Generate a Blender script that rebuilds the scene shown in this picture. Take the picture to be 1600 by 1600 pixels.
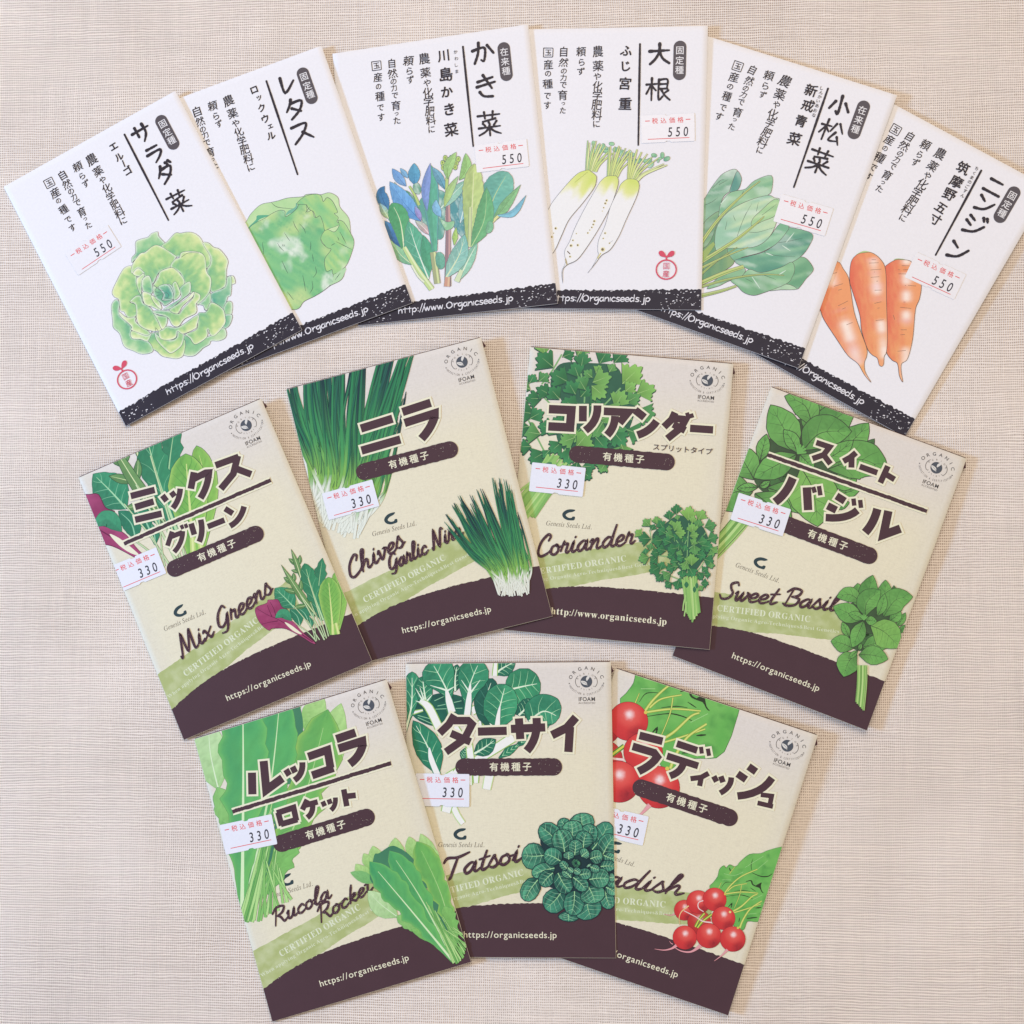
import bpy, math, random
import numpy as np
from mathutils import Vector, Matrix, geometry

random.seed(7)
for o in list(bpy.data.objects): bpy.data.objects.remove(o)
SC = bpy.context.scene
COL = SC.collection
MM = 0.001

# ---------------------------------------------------------------- camera, world, lamps, exposure
FPX, RX, RY = 2194.6809, math.radians(3.73891), math.radians(3.53660)      # focal length in photo pixels, tilts
CAMPOS = np.array([23.1231, -23.1729, 684.8008])                            # millimetres above the cloth
_cx, _sx, _cy, _sy = math.cos(RX), math.sin(RX), math.cos(RY), math.sin(RY)
CAMROT = np.array([[_cy, 0, _sy], [0, 1, 0], [-_sy, 0, _cy]]) @ np.array([[1, 0, 0], [0, _cx, -_sx], [0, _sx, _cx]])
cam = bpy.data.cameras.new('camera')
cam.sensor_fit = 'HORIZONTAL'; cam.sensor_width = 36.0
cam.lens = FPX / 1600 * 36.0
cam.clip_start = 0.01; cam.clip_end = 50
camo = bpy.data.objects.new('camera', cam); COL.objects.link(camo)
camo.matrix_world = Matrix.Translation(Vector(CAMPOS * MM)) @ Matrix([list(r) for r in CAMROT]).to_4x4()
SC.camera = camo

world = bpy.data.worlds.new('World'); SC.world = world; world.use_nodes = True
bg = world.node_tree.nodes['Background']
bg.inputs[0].default_value = (1.0, 0.85, 0.75, 1); bg.inputs[1].default_value = 0.56

def area(name, loc, target, sx, sy, power, color):
    l = bpy.data.lights.new(name, 'AREA'); l.shape = 'RECTANGLE'; l.size = sx; l.size_y = sy
    l.energy = power; l.color = color
    o = bpy.data.objects.new(name, l); COL.objects.link(o); o.location = loc
    d = Vector(target) - Vector(loc)
    o.rotation_euler = d.to_track_quat('-Z', 'Y').to_euler()
    return o
# a cool window low on the left, a warm ceiling lamp beyond the top edge
area('window_light', (-1.9, -0.08, 0.90), (0, 0, 0), 0.42, 0.26, 38.0, (0.28, 0.54, 1.0))
area('ceiling_light', (0.15, 1.5, 2.2), (0, 0, 0), 1.4, 1.4, 29.0, (1.0, 0.84, 0.73))
SC.view_settings.view_transform = 'Standard'; SC.view_settings.look = 'None'
SC.view_settings.gamma = 1; SC.view_settings.use_curve_mapping = False
SC.view_settings.exposure = 0.0
SC.cycles.max_bounces = 6

# ---------------------------------------------------------------- colour helpers
def lin(c): return c / 12.92 if c <= .04045 else ((c + .055) / 1.055) ** 2.4
_cc = {}
WB = np.array([.86 / .862, .86 / .840, .86 / .915])          # the photograph's paper white -> an albedo of 0.86
def C(h):
    if h not in _cc:
        s = h.lstrip('#')
        _cc[h] = np.array([lin(int(s[i:i + 2], 16) / 255) for i in (0, 2, 4)]) * WB
    return _cc[h]
def mixc(a, b, t):
    t = np.clip(np.asarray(t, float), 0, 1)[..., None]
    return np.asarray(a) * (1 - t) + np.asarray(b) * t
def _h(ix, iy, s):
    n = (ix * 374761393 + iy * 668265263 + s * 974634777) & 0x7fffffff
    n = ((n ^ (n >> 13)) * 1274126177) & 0x7fffffff
    return ((n ^ (n >> 16)) & 0xffff) / 65535.0
def vn(u, v, s=0):                                            # value noise, 0..1, vectorised
    u = np.asarray(u, float); v = np.asarray(v, float)
    iu = np.floor(u).astype(np.int64); iv = np.floor(v).astype(np.int64)
    fu = u - iu; fv = v - iv; fu = fu * fu * (3 - 2 * fu); fv = fv * fv * (3 - 2 * fv)
    a = _h(iu, iv, s); b = _h(iu + 1, iv, s); c = _h(iu, iv + 1, s); d = _h(iu + 1, iv + 1, s)
    return (a * (1 - fu) + b * fu) * (1 - fv) + (c * (1 - fu) + d * fu) * fv
def fb(u, v, s=0): return (vn(u, v, s) + .5 * vn(2.1 * u, 2.1 * v, s + 5) + .25 * vn(4.3 * u, 4.3 * v, s + 9)) / 1.75
def hatch(u, v, ang, s=0, la=.35, lc=2.6):                    # pencil grain stretched along ang
    ca, sa = math.cos(ang), math.sin(ang)
    a = u * ca + v * sa; c = -u * sa + v * ca
    return vn(a * la, c * lc, s)

# ---------------------------------------------------------------- curves
def cat(P, n=6, closed=False):
    P = [np.array(p, float) for p in P]
    if len(P) < 3: 
        return [tuple(P[0] + (P[-1] - P[0]) * i / n) for i in range(n + 1)]
    out = []; N = len(P)
    rng = range(N if closed else N - 1)
    for i in rng:
        if closed: a, b, c, d = P[i - 1], P[i], P[(i + 1) % N], P[(i + 2) % N]
        else: a, b, c, d = P[max(i - 1, 0)], P[i], P[i + 1], P[min(i + 2, N - 1)]
        for k in range(n):
            t = k / n
            out.append(tuple(.5 * (2 * b + (c - a) * t + (2 * a - 5 * b + 4 * c - d) * t * t + (3 * b - a - 3 * c + d) * t ** 3)))
    if not closed: out.append(tuple(P[-1]))
    return out
def resample(P, step):
    P = np.array(P, float); d = np.r_[0, np.cumsum(np.hypot(*np.diff(P, axis=0).T))]
    n = max(2, int(d[-1] / step) + 1); t = np.linspace(0, d[-1], n)
    return np.c_[np.interp(t, d, P[:, 0]), np.interp(t, d, P[:, 1])]
def inside(x, y, poly):
    poly = np.asarray(poly); r = np.zeros(len(x), bool); n = len(poly)
    for i in range(n):
        x1, y1 = poly[i]; x2, y2 = poly[i - 1]
        if y1 == y2: continue
        cnd = ((y1 > y) != (y2 > y)) & (x < (x2 - x1) * (y - y1) / (y2 - y1) + x1)
        r ^= cnd
    return r
def dist_edge(x, y, poly):
    P = np.asarray(poly, float); Q = np.roll(P, -1, 0); best = np.full(len(x), 1e9)
    for p, q in zip(P, Q):
        d = q - p; L = d @ d + 1e-12
        t = np.clip(((x - p[0]) * d[0] + (y - p[1]) * d[1]) / L, 0, 1)
        best = np.minimum(best, np.hypot(x - p[0] - t * d[0], y - p[1] - t * d[1]))
    return best

# ---------------------------------------------------------------- materials
def nd(nt, t, **kw):
    n = nt.nodes.new(t)
    for k, v in kw.items(): setattr(n, k, v)
    return n
def new_mat(name, rough=.6, spec=.3):
    m = bpy.data.materials.new(name); m.use_nodes = True; nt = m.node_tree
    b = nt.nodes['Principled BSDF']; b.inputs['Roughness'].default_value = rough
    b.inputs['Specular IOR Level'].default_value = spec
    return m, nt, b
def ink_material(name, rough, spec, grain=.05, linen=False):
    m, nt, b = new_mat(name, rough, spec)
    at = nd(nt, 'ShaderNodeAttribute', attribute_name='ink')
    tc = nd(nt, 'ShaderNodeTexCoord')
    no = nd(nt, 'ShaderNodeTexNoise'); no.inputs['Scale'].default_value = 900; no.inputs['Detail'].default_value = 3
    nt.links.new(tc.outputs['Object'], no.inputs['Vector'])
    mr = nd(nt, 'ShaderNodeMapRange'); mr.inputs[1].default_value = .3; mr.inputs[2].default_value = .7
    mr.inputs[3].default_value = 1 - grain; mr.inputs[4].default_value = 1 + grain
    nt.links.new(no.outputs['Fac'], mr.inputs[0])
    mul = nd(nt, 'ShaderNodeMix', data_type='RGBA', blend_type='MULTIPLY'); mul.inputs[0].default_value = 1
    nt.links.new(at.outputs['Color'], mul.inputs[6]); nt.links.new(mr.outputs[0], mul.inputs[7])
    out = mul.outputs[2]
    if linen:                                                # the printed linen ground: fine broken threads, two ways
        uv = nd(nt, 'ShaderNodeUVMap')
        for sc, st in (((26, 300, 1), .20), ((330, 22, 1), .16)):
            mp = nd(nt, 'ShaderNodeMapping'); mp.inputs['Scale'].default_value = sc
            nt.links.new(uv.outputs[0], mp.inputs['Vector'])
            n2 = nd(nt, 'ShaderNodeTexNoise'); n2.inputs['Scale'].default_value = 1; n2.inputs['Detail'].default_value = 2
            nt.links.new(mp.outputs[0], n2.inputs['Vector'])
            r2 = nd(nt, 'ShaderNodeMapRange'); r2.inputs[1].default_value = .52; r2.inputs[2].default_value = .80
            r2.inputs[3].default_value = 0; r2.inputs[4].default_value = st * 1.25
            nt.links.new(n2.outputs['Fac'], r2.inputs[0])
            mx = nd(nt, 'ShaderNodeMix', data_type='RGBA', blend_type='MIX')
            mx.inputs[7].default_value = (.52, .47, .36, 1)
            nt.links.new(r2.outputs[0], mx.inputs[0]); nt.links.new(out, mx.inputs[6]); out = mx.outputs[2]
    nt.links.new(out, b.inputs['Base Color'])
    bp = nd(nt, 'ShaderNodeBump'); bp.inputs['Strength'].default_value = .08; bp.inputs['Distance'].default_value = .0002
    nt.links.new(no.outputs['Fac'], bp.inputs['Height']); nt.links.new(bp.outputs[0], b.inputs['Normal'])
    return m
M_INK = ink_material('printed_ink', .5, .3, .02)
M_WHITE = ink_material('white_card', .55, .3, .02)
M_LINEN = ink_material('linen_print_card', .5, .35, .03, True)
M_STICK = ink_material('sticker_paper', .38, .45, .02)

# ---------------------------------------------------------------- glyphs from Blender's own built-in font
_fc = bpy.data.curves.new('glyph_source', 'FONT'); _fo = bpy.data.objects.new('glyph_source', _fc); COL.objects.link(_fo)
_gc = {}
def glyph(ch, off=0.0):
    k = (ch, off)
    if k not in _gc:
        _fc.body = ch; _fc.size = 1; _fc.offset = off; _fc.resolution_u = 4
        dg = bpy.context.evaluated_depsgraph_get()
        me = bpy.data.meshes.new_from_object(_fo.evaluated_get(dg))
        me.calc_loop_triangles()
        V = np.array([v.co[:2] for v in me.vertices]).reshape(-1, 2)
        F = np.array([t.vertices[:] for t in me.loop_triangles], int).reshape(-1, 3)
        bpy.data.meshes.remove(me)
        w = 1.0 if ord(ch) > 0x2e80 and ord(ch) < 0x1d000 else (float(V[:, 0].max()) + .07 if len(V) else .28)
        _gc[k] = (V, F, w)
    return _gc[k]
def bold_serif(s): return ''.join(chr(0x1D400 + ord(c) - 65) if 'A' <= c <= 'Z' else chr(0x1D41A + ord(c) - 97) if 'a' <= c <= 'z' else c for c in s)
def ital_serif(s): return ''.join('\u210e' if c == 'h' else chr(0x1D434 + ord(c) - 65) if 'A' <= c <= 'Z' else chr(0x1D44E + ord(c) - 97) if 'a' <= c <= 'z' else c for c in s)

# ---------------------------------------------------------------- packets
W, L = 100.0, 140.5
def unproj(px, py, z):
    v = CAMROT @ np.array([(px - 800) / FPX, -(py - 800) / FPX, -1.0])
    return CAMPOS + v * ((z - CAMPOS[2]) / v[2])
class Packet:
    def __init__(s, corners, lift, thick, bulge, label, group, kind):
        s.kind = kind; s.lift = lift; s.T = thick; s.b = bulge; s.z = .006
        s.Q = np.array([unproj(x, y, h + thick) for (x, y), h in zip(corners, lift)])
        cx, cy = s.Q[:, 0].mean(), s.Q[:, 1].mean()
        e = s.Q[1] - s.Q[0] + s.Q[2] - s.Q[3]; a = math.atan2(e[1], e[0])
        s.o = np.array([cx, cy]); s.a = a
        r = bpy.data.objects.new('seed_packet', None); COL.objects.link(r); r.empty_display_size = .02
        r.location = (cx * MM, cy * MM, 0); r.rotation_euler = (0, 0, a)
        r['label'] = label; r['category'] = 'seed packet'; r['group'] = group
        s.root = r
        ca, sa = math.cos(-a), math.sin(-a)
        d = s.Q[:, :2] - s.o
        s.q = np.c_[d[:, 0] * ca - d[:, 1] * sa, d[:, 0] * sa + d[:, 1] * ca]      # corners in the packet's own frame
        s.h = np.array(lift, float)
    def bil(s, A, u, v):
        u = np.asarray(u, float) / W; v = np.asarray(v, float) / L
        w = [(1 - u) * (1 - v), u * (1 - v), u * v, (1 - u) * v]
        return sum(wi[..., None] * A[i] for i, wi in enumerate(w)) if A.ndim == 2 else sum(wi * A[i] for i, wi in enumerate(w))
    def surf(s, u, v, h):                                      # card mm -> packet-local metres
        xy = s.bil(s.q, u, v)
        uu = np.clip(np.asarray(u) / W, 0, 1); vv = np.clip(np.asarray(v) / L, 0, 1)
        z = s.bil(s.h, u, v) + s.T + s.b * np.sin(np.pi * uu) * (.3 + .7 * np.sin(np.pi * vv)) + h
        return np.c_[xy * MM, z * MM]
    def card(s, px, py):                                       # photo pixel -> card mm
        u = v = .5
        for it in range(6):
            z = float(s.bil(s.h, u * W, v * L)) + s.T + s.b * math.sin(math.pi * min(max(u, 0), 1)) * (.3 + .7 * math.sin(math.pi * min(max(v, 0), 1)))
            X = unproj(px, py, z)[:2]
            C_ = s.Q[:, :2]
            S = (1 - u) * (1 - v) * C_[0] + u * (1 - v) * C_[1] + u * v * C_[2] + (1 - u) * v * C_[3]
            du = (1 - v) * (C_[1] - C_[0]) + v * (C_[2] - C_[3]); dv = (1 - u) * (C_[3] - C_[0]) + u * (C_[2] - C_[1])
            e = np.linalg.solve(np.array([du, dv]).T, X - S); u += e[0]; v += e[1]
        return (u * W, v * L)
    def crop(s, x0, y0, sc):
        def f(*pts): 
            if len(pts) == 1 and isinstance(pts[0], list): pts = pts[0]
            r = [s.card(x0 + x / sc, y0 + y / sc) for x, y in pts]
            return r
        f.k = 1 / (sc * 3.2); f.one = lambda x, y: s.card(x0 + x / sc, y0 + y / sc)
        return f
    def mesh(s, name, V, F, Cc, mat, parent=None, smooth=True, uv=None):
        me = bpy.data.meshes.new(name)
        me.vertices.add(len(V)); me.vertices.foreach_set('co', np.ascontiguousarray(V, np.float32).ravel())
        F = [list(map(int, f)) for f in F] if not isinstance(F, np.ndarray) else F
        tot = sum(len(f) for f in F) if not isinstance(F, np.ndarray) else F.size
        me.loops.add(tot); me.polygons.add(len(F))
        if isinstance(F, np.ndarray):
            st = np.arange(len(F)) * F.shape[1]; lv = F.ravel()
        else:
            st = np.cumsum([0] + [len(f) for f in F])[:-1]; lv = np.concatenate([np.array(f) for f in F])
        me.loops.foreach_set('vertex_index', np.ascontiguousarray(lv, np.int32))
        me.polygons.foreach_set('loop_start', np.ascontiguousarray(st, np.int32))
        me.update(calc_edges=True); me.validate()
        at = me.attributes.new('ink', 'FLOAT_COLOR', 'POINT')
        at.data.foreach_set('color', np.ascontiguousarray(np.c_[Cc, np.ones(len(Cc))], np.float32).ravel())
        if uv is not None:
            ul = me.uv_layers.new(name='UVMap')
            ul.data.foreach_set('uv', np.ascontiguousarray(uv[lv], np.float32).ravel())
        me.materials.append(mat)
        if smooth: me.polygons.foreach_set('use_smooth', np.ones(len(F), bool))
        o = bpy.data.objects.new(name, me); COL.objects.link(o); o.parent = parent or s.root
        return o

DZ = .0007
class Ink:
    """flat print: triangles in card millimetres, each primitive a hair above the last"""
    def __init__(s, pk, tf=None):
        pk.z += .002; s.pk = pk; s.V = []; s.Z = []; s.F = []; s.C = []; s.n = 0; s.tf = tf
    def tri(s, V, F, col, rise=1.0):
        V = np.asarray(V, float).reshape(-1, 2)
        if len(V) < 3 or len(F) == 0: return
        if s.tf: V = s.tf(V)
        s.pk.z += DZ * rise
        col = np.asarray(col, float)
        if col.ndim == 1: col = np.tile(col, (len(V), 1))
        s.V.append(V); s.Z.append(np.full(len(V), s.pk.z)); s.F.append(np.asarray(F, int) + s.n); s.C.append(col); s.n += len(V)
    # --- filled outline, colour constant or f(u, v)
    def poly(s, pts, col, grid=None):
        P = np.array(pts, float)
        if np.hypot(*(P[0] - P[-1])) < 1e-6: P = P[:-1]
        keep = [0]
        for i in range(1, len(P)):
            if np.hypot(*(P[i] - P[keep[-1]])) > 1e-4: keep.append(i)
        P = P[keep]
        if len(P) < 3: return
        pts2 = [Vector(p) for p in P]
        if grid:
            x0, y0 = P.min(0); x1, y1 = P.max(0)
            gx, gy = np.meshgrid(np.arange(x0, x1, grid), np.arange(y0, y1, grid))
            gx = gx.ravel() + (np.random.RandomState(1).rand(gx.size) - .5) * grid * .5; gy = gy.ravel() + (np.random.RandomState(2).rand(gy.size) - .5) * grid * .5
            m = inside(gx, gy, P)
            pts2 += [Vector((a, b)) for a, b in zip(gx[m], gy[m])]
        r = geometry.delaunay_2d_cdt(pts2, [], [list(range(len(P)))], 1, 1e-5)
        V = np.array([v[:] for v in r[0]]); F = np.array([f for f in r[2] if len(f) == 3], int)
        if len(F) == 0: return
        s.tri(V, F, col(V[:, 0], V[:, 1]) if callable(col) else col)
    # --- stroke
    def line(s, pts, w, col, smooth=0, cap=True, rough=0, rise=1.0):
        if smooth: pts = cat(pts, smooth)
        P = np.array(pts, float)
        k = np.r_[True, np.hypot(*np.diff(P, axis=0).T) > 1e-5]; P = P[k]
        n = len(P)
        if n < 2: return
        w = np.interp(np.linspace(0, 1, n), np.linspace(0, 1, len(w)), w) if np.ndim(w) else np.full(n, float(w))
        col = np.asarray(col, float)
        d = np.diff(P, axis=0); d /= np.hypot(d[:, 0], d[:, 1])[:, None]
        a = np.vstack([d[:1], d]); b = np.vstack([d, d[-1:]])
        t = a + b; tl = np.hypot(t[:, 0], t[:, 1]); tl[tl < .3] = .3; t /= tl[:, None]
        nr = np.c_[-t[:, 1], t[:, 0]]
        cs = np.clip((t * b).sum(1), .45, 1)
        o = nr * (w / 2 / cs)[:, None]
        if rough: o *= (1 + rough * (np.random.RandomState(n).rand(n, 1) - .5))
        V = np.vstack([P + o, P - o]); i = np.arange(n - 1)
        F = np.vstack([np.c_[i, i + 1, i + 1 + n], np.c_[i, i + 1 + n, i + n]])
        cc = np.tile(col, (2, 1)) if col.ndim == 2 else col
        if cap and w.max() > .12:
            Vs = [V]; Fs = [F]; m = len(V); ce = [cc] if col.ndim == 2 else None
            for e, dr in ((0, -d[0]), (n - 1, d[-1])):
                if w[e] < .1: continue
                an = np.linspace(-math.pi / 2, math.pi / 2, 6); r = w[e] / 2
                base = math.atan2(dr[1], dr[0])
                arc = P[e] + r * np.c_[np.cos(base + an), np.sin(base + an)]
                Vs.append(arc); q = len(arc)
                Fs.append(np.array([[m, m + j, m + j + 1] for j in range(1, q - 1)])); m += q
                if ce is not None: ce.append(np.tile(col[e], (q, 1)))
            V = np.vstack(Vs); F = np.vstack(Fs)
            if ce is not None: cc = np.vstack(ce)
        s.tri(V, F, cc, rise)
    def dot(s, p, r, col, n=8, e=1):
        a = np.linspace(0, 2 * math.pi, n, endpoint=False)
        V = np.c_[p[0] + r * np.cos(a), p[1] + r * e * np.sin(a)]
        s.tri(V, [[0, i, i + 1] for i in range(1, n - 1)], col, .3)
    def ring(s, p, rx, ry, w, col, a0=0, a1=360, n=40):
        a = np.radians(np.linspace(a0, a1, n)); s.line(np.c_[p[0] + rx * np.cos(a), p[1] + ry * np.sin(a)], w, col, cap=False)
    # --- text: (u, v) of the first baseline point; ang in degrees clockwise on the card
    def glyph(s, ch, p, size, col, ang=0, off=0, sx=1, shear=0, center=False, wob=0):
        if off and ord(ch) > 0x2e80:                           # heavier strokes: the same sign laid down four times, a hair apart
            for dx, dy in ((-off, 0), (off, 0), (0, -off), (0, off)):
                s.glyph(ch, (p[0] + dx * size * .8, p[1] + dy * size * .8), size, col, ang, 0, sx, shear, center, 0)
            return size * sx
        V, F, adv = glyph(ch, off)
        if len(F) == 0: return adv * size * sx
        X = V.copy()
        if center: X -= np.array([(X[:, 0].max() + X[:, 0].min()) / 2, (X[:, 1].max() + X[:, 1].min()) / 2])
        if wob:
            rs = random.random() * 9
            X += wob * np.c_[np.sin(X[:, 1] * 6 + rs), np.sin(X[:, 0] * 5 + rs * 2)]
        X = np.c_[(X[:, 0] + shear * X[:, 1]) * sx, -X[:, 1]] * size
        a = math.radians(ang); R_ = np.array([[math.cos(a), math.sin(a)], [-math.sin(a), math.cos(a)]])
        s.tri(X @ R_ + np.array(p), F, col, .25)
        return adv * size * sx
    def text(s, txt, p, size, col, ang=0, off=0, sx=1, shear=0, track=0, fit=None, wob=0):
        if fit:
            w = sum(glyph(c, off)[2] * sx * size if c != ' ' else .28 * size * sx for c in txt) + track * (len(txt) - 1)
            k = fit / w; sx *= k; track *= k
        a = math.radians(ang); x = 0
        for c in txt:
            q = (p[0] + x * math.cos(a), p[1] + x * math.sin(a))
            if c == ' ': x += .28 * size * sx + track; continue
            x += s.glyph(c, q, size, col, ang + (random.uniform(-4, 4) if wob else 0), off, sx, shear, wob=wob) + track
        return x
    def build(s, name, mat=None, parent=None, clip=True):
        if not s.V: return None
        V = np.vstack(s.V); Z = np.concatenate(s.Z); F = np.vstack(s.F); Cc = np.vstack(s.C)
        T = np.c_[V, Z, Cc][F]                                  # (m, 3, 6)
        LM = 2.0
        for _ in range(9):
            e = np.stack([np.hypot(*(T[:, (i + 1) % 3, :2] - T[:, i, :2]).T) for i in range(3)], 1)
            k = e.argmax(1); big = e.max(1) > LM
            if not big.any(): break
            A = T[big]; kk = k[big]; r = np.arange(len(A))
            p, q, o = A[r, kk], A[r, (kk + 1) % 3], A[r, (kk + 2) % 3]; m = (p + q) / 2
            T = np.concatenate([T[~big], np.stack([p, m, o], 1), np.stack([m, q, o], 1)])
        if clip:
            for ax, lim, sg in ((0, .06, 1), (0, W - .06, -1), (1, .06, 1), (1, L - .06, -1)):
                dd = sg * (T[:, :, ax] - lim); ins = dd >= 0; cnt = ins.sum(1)
                full = T[cnt == 3]; part = np.where((cnt == 1) | (cnt == 2))[0]; add = []
                for i in part:
                    t = T[i]; d = dd[i]; out = []
                    for j in range(3):
                        a, b = t[j], t[(j + 1) % 3]; da, db = d[j], d[(j + 1) % 3]
                        if da >= 0: out.append(a)
                        if (da >= 0) != (db >= 0): out.append(a + (b - a) * (da / (da - db)))
                    for j in range(1, len(out) - 1): add.append([out[0], out[j], out[j + 1]])
                T = np.concatenate([full, np.array(add)]) if add else full
                if len(T) == 0: return None
        ar = (T[:, 1, 0] - T[:, 0, 0]) * (T[:, 2, 1] - T[:, 0, 1]) - (T[:, 1, 1] - T[:, 0, 1]) * (T[:, 2, 0] - T[:, 0, 0])
        T = T[np.abs(ar) > 1e-7]; ar = ar[np.abs(ar) > 1e-7]
        fl = ar > 0; T[fl] = T[fl][:, ::-1]                       # face up (card v runs down)
        P = T.reshape(-1, 6)
        X = s.pk.surf(P[:, 0], P[:, 1], P[:, 2])
        return s.pk.mesh(name, X, np.arange(len(P)).reshape(-1, 3), P[:, 3:], mat or M_INK, parent, smooth=False)
# ---------------------------------------------------------------- leaf and blob drawing
OVATE = [(0, .04), (.08, .3), (.25, .78), (.45, 1), (.65, .9), (.85, .5), (.95, .2), (1, 0)]
OBOV = [(0, .16), (.2, .2), (.4, .5), (.6, .88), (.76, 1), (.9, .78), (.97, .42), (1, 0)]
ROUND = [(0, .2), (.06, .52), (.22, .88), (.5, 1), (.75, .9), (.92, .56), (.98, .28), (1, 0)]
LANCE = [(0, .14), (.2, .55), (.4, 1), (.6, .85), (.8, .48), (1, 0)]
STRAP = [(0, .3), (.2, .55), (.45, .85), (.7, 1), (.87, .75), (.96, .4), (1, 0)]
def leaf(ink, spine, w, shape, lo, hi, dark=None, rib=None, ribw=.5, nv=5, vein=None, veinw=.18, out=None, outw=.2,
         split=.25, wav=(0, 0), seed=0, grain=.25, edge=None, nt=30, ns=5, base_dark=.0, vlen=.86, streak=0, under=None, underw=.5, w2=None):
    S = np.array(cat(spine, 12)); S = resample(S, 1)
    d = np.r_[0, np.cumsum(np.hypot(*np.diff(S, axis=0).T))]; Ln = d[-1]
    t = np.linspace(0, 1, nt + 1)
    P = np.c_[np.interp(t * Ln, d, S[:, 0]), np.interp(t * Ln, d, S[:, 1])]
    g = np.gradient(P, axis=0); g /= np.hypot(g[:, 0], g[:, 1])[:, None] + 1e-9
    N = np.c_[-g[:, 1], g[:, 0]]
    sh = np.interp(t, [a for a, b in shape], [b for a, b in shape])
    def wid(w_, ph):
        r = sh * w_
        if wav[1]:
            q = t * wav[1] + ph; saw = q - np.floor(q)
            r = r * (1 + wav[0] * (np.where(saw < .6, saw / .6, (1 - saw) / .4) - .55) * np.clip((1 - t) * 6, 0, 1) * np.clip(t * 5, 0, 1))
            r = r * (1 + .5 * wav[0] * (vn(t * wav[1] * .7 + 3 * seed, t * 0 + ph * 7, seed) - .5))
        return r
    wl, wr = wid(w, .1), wid(w2 or w, .45)
    s_ = np.linspace(-1, 1, 2 * ns + 1)
    off = np.where(s_[None, :] < 0, s_[None, :] * wl[:, None], s_[None, :] * wr[:, None])
    V = P[:, None, :] + N[:, None, :] * off[..., None]
    m = 2 * ns + 1
    i, j = np.meshgrid(np.arange(nt), np.arange(2 * ns), indexing='ij'); q = i * m + j
    F = np.vstack([np.c_[q.ravel(), (q + 1).ravel(), (q + m + 1).ravel()], np.c_[q.ravel(), (q + m + 1).ravel(), (q + m).ravel()]])
    lo = np.asarray(lo); hi = np.asarray(hi); dk = np.asarray(dark) if dark is not None else lo * .55
    TT = np.repeat(t[:, None], m, 1); SS = np.repeat(s_[None, :], nt + 1, 0)
    fv = V.reshape(-1, 2); tt = TT.ravel(); ss = SS.ravel()
    c = mixc(lo, hi, np.clip(tt * .9 + .35 * (fb(fv[:, 0] * .3, fv[:, 1] * .3, seed) - .5), 0, 1))
    c = mixc(c, dk, split * (ss < 0) + .18 * np.clip(-ss, 0, 1) * split)
    if nv:
        ph = (tt * (nv + .5) - np.abs(ss) * 1.1) % 1
        c = mixc(c, dk, .30 * np.clip(1 - ph * 3.2, 0, 1) * np.clip(1.1 - np.abs(ss), 0, 1) * (np.abs(ss) > .02))
        c = mixc(c, hi * 1.15, .22 * np.clip((ph - .6) * 3, 0, 1) * (np.abs(ss) > .05))
    if streak:
        c = mixc(c, dk, streak * np.clip((vn(ss * 7, tt * 1.3, seed + 3) - .45) * 3, 0, 1))
        c = mixc(c, hi * 1.2, streak * .8 * np.clip((vn(ss * 8 + 40, tt * 1.2, seed + 8) - .55) * 3, 0, 1) * np.clip(tt * 1.5, 0, 1))
    if base_dark: c = mixc(c, dk * .8, base_dark * np.clip(1 - tt * 2.4, 0, 1))
    if grain: c = c * (1 + grain * (vn(fv[:, 0] * 1.7, fv[:, 1] * 1.7, seed + 1) - .5))[:, None]
    if edge is not None: c = mixc(c, edge, np.clip((np.abs(ss) - .72) * 3, 0, 1) * .8)
    bd = np.vstack([V[:, 0], V[::-1, -1]])
    if under is not None: ink.line(np.vstack([bd, bd[:1]]), underw, under, cap=False)
    ink.tri(fv, F, c)
    if vein is not None and nv:
        for k in range(nv):
            for sd in (-1, 1):
                t0 = .1 + .78 * (k + .3) / nv; t1 = min(t0 + .17, .97); wv = wl if sd < 0 else wr
                a0 = np.array([np.interp(t0, t, P[:, 0]), np.interp(t0, t, P[:, 1])])
                tm = (t0 + t1) / 2
                def at(tq, f):
                    b = np.array([np.interp(tq, t, P[:, 0]), np.interp(tq, t, P[:, 1])]); n_ = np.array([np.interp(tq, t, N[:, 0]), np.interp(tq, t, N[:, 1])])
                    return b + n_ * sd * f * np.interp(tq, t, wv)
                ink.line(cat([a0, at(t0 + .6 * (t1 - t0), vlen * .5), at(t1, vlen)], 4), [veinw, veinw * .3], vein, cap=False, rise=.6)
    if rib is not None:
        n = int(nt * .96); ink.line(P[:n], [ribw, ribw * .6, ribw * .2], rib, cap=False)
    if out is not None: ink.line(np.vstack([bd, bd[:1]]), outw, out, cap=False)
    return P, N
def blob(ink, pts, col, out=None, outw=.14, grid=.8, smooth=4, under=None):
    P = cat(pts, smooth, True) if smooth else pts
    if under is not None: ink.line(list(P) + [P[0]], under[1], under[0], cap=False)
    ink.poly(P, col, grid)
    if out is not None: ink.line(list(P) + [P[0]], [outw, outw * 1.5, outw * .8, outw * 1.4, outw], out, cap=False)
    return P

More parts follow.
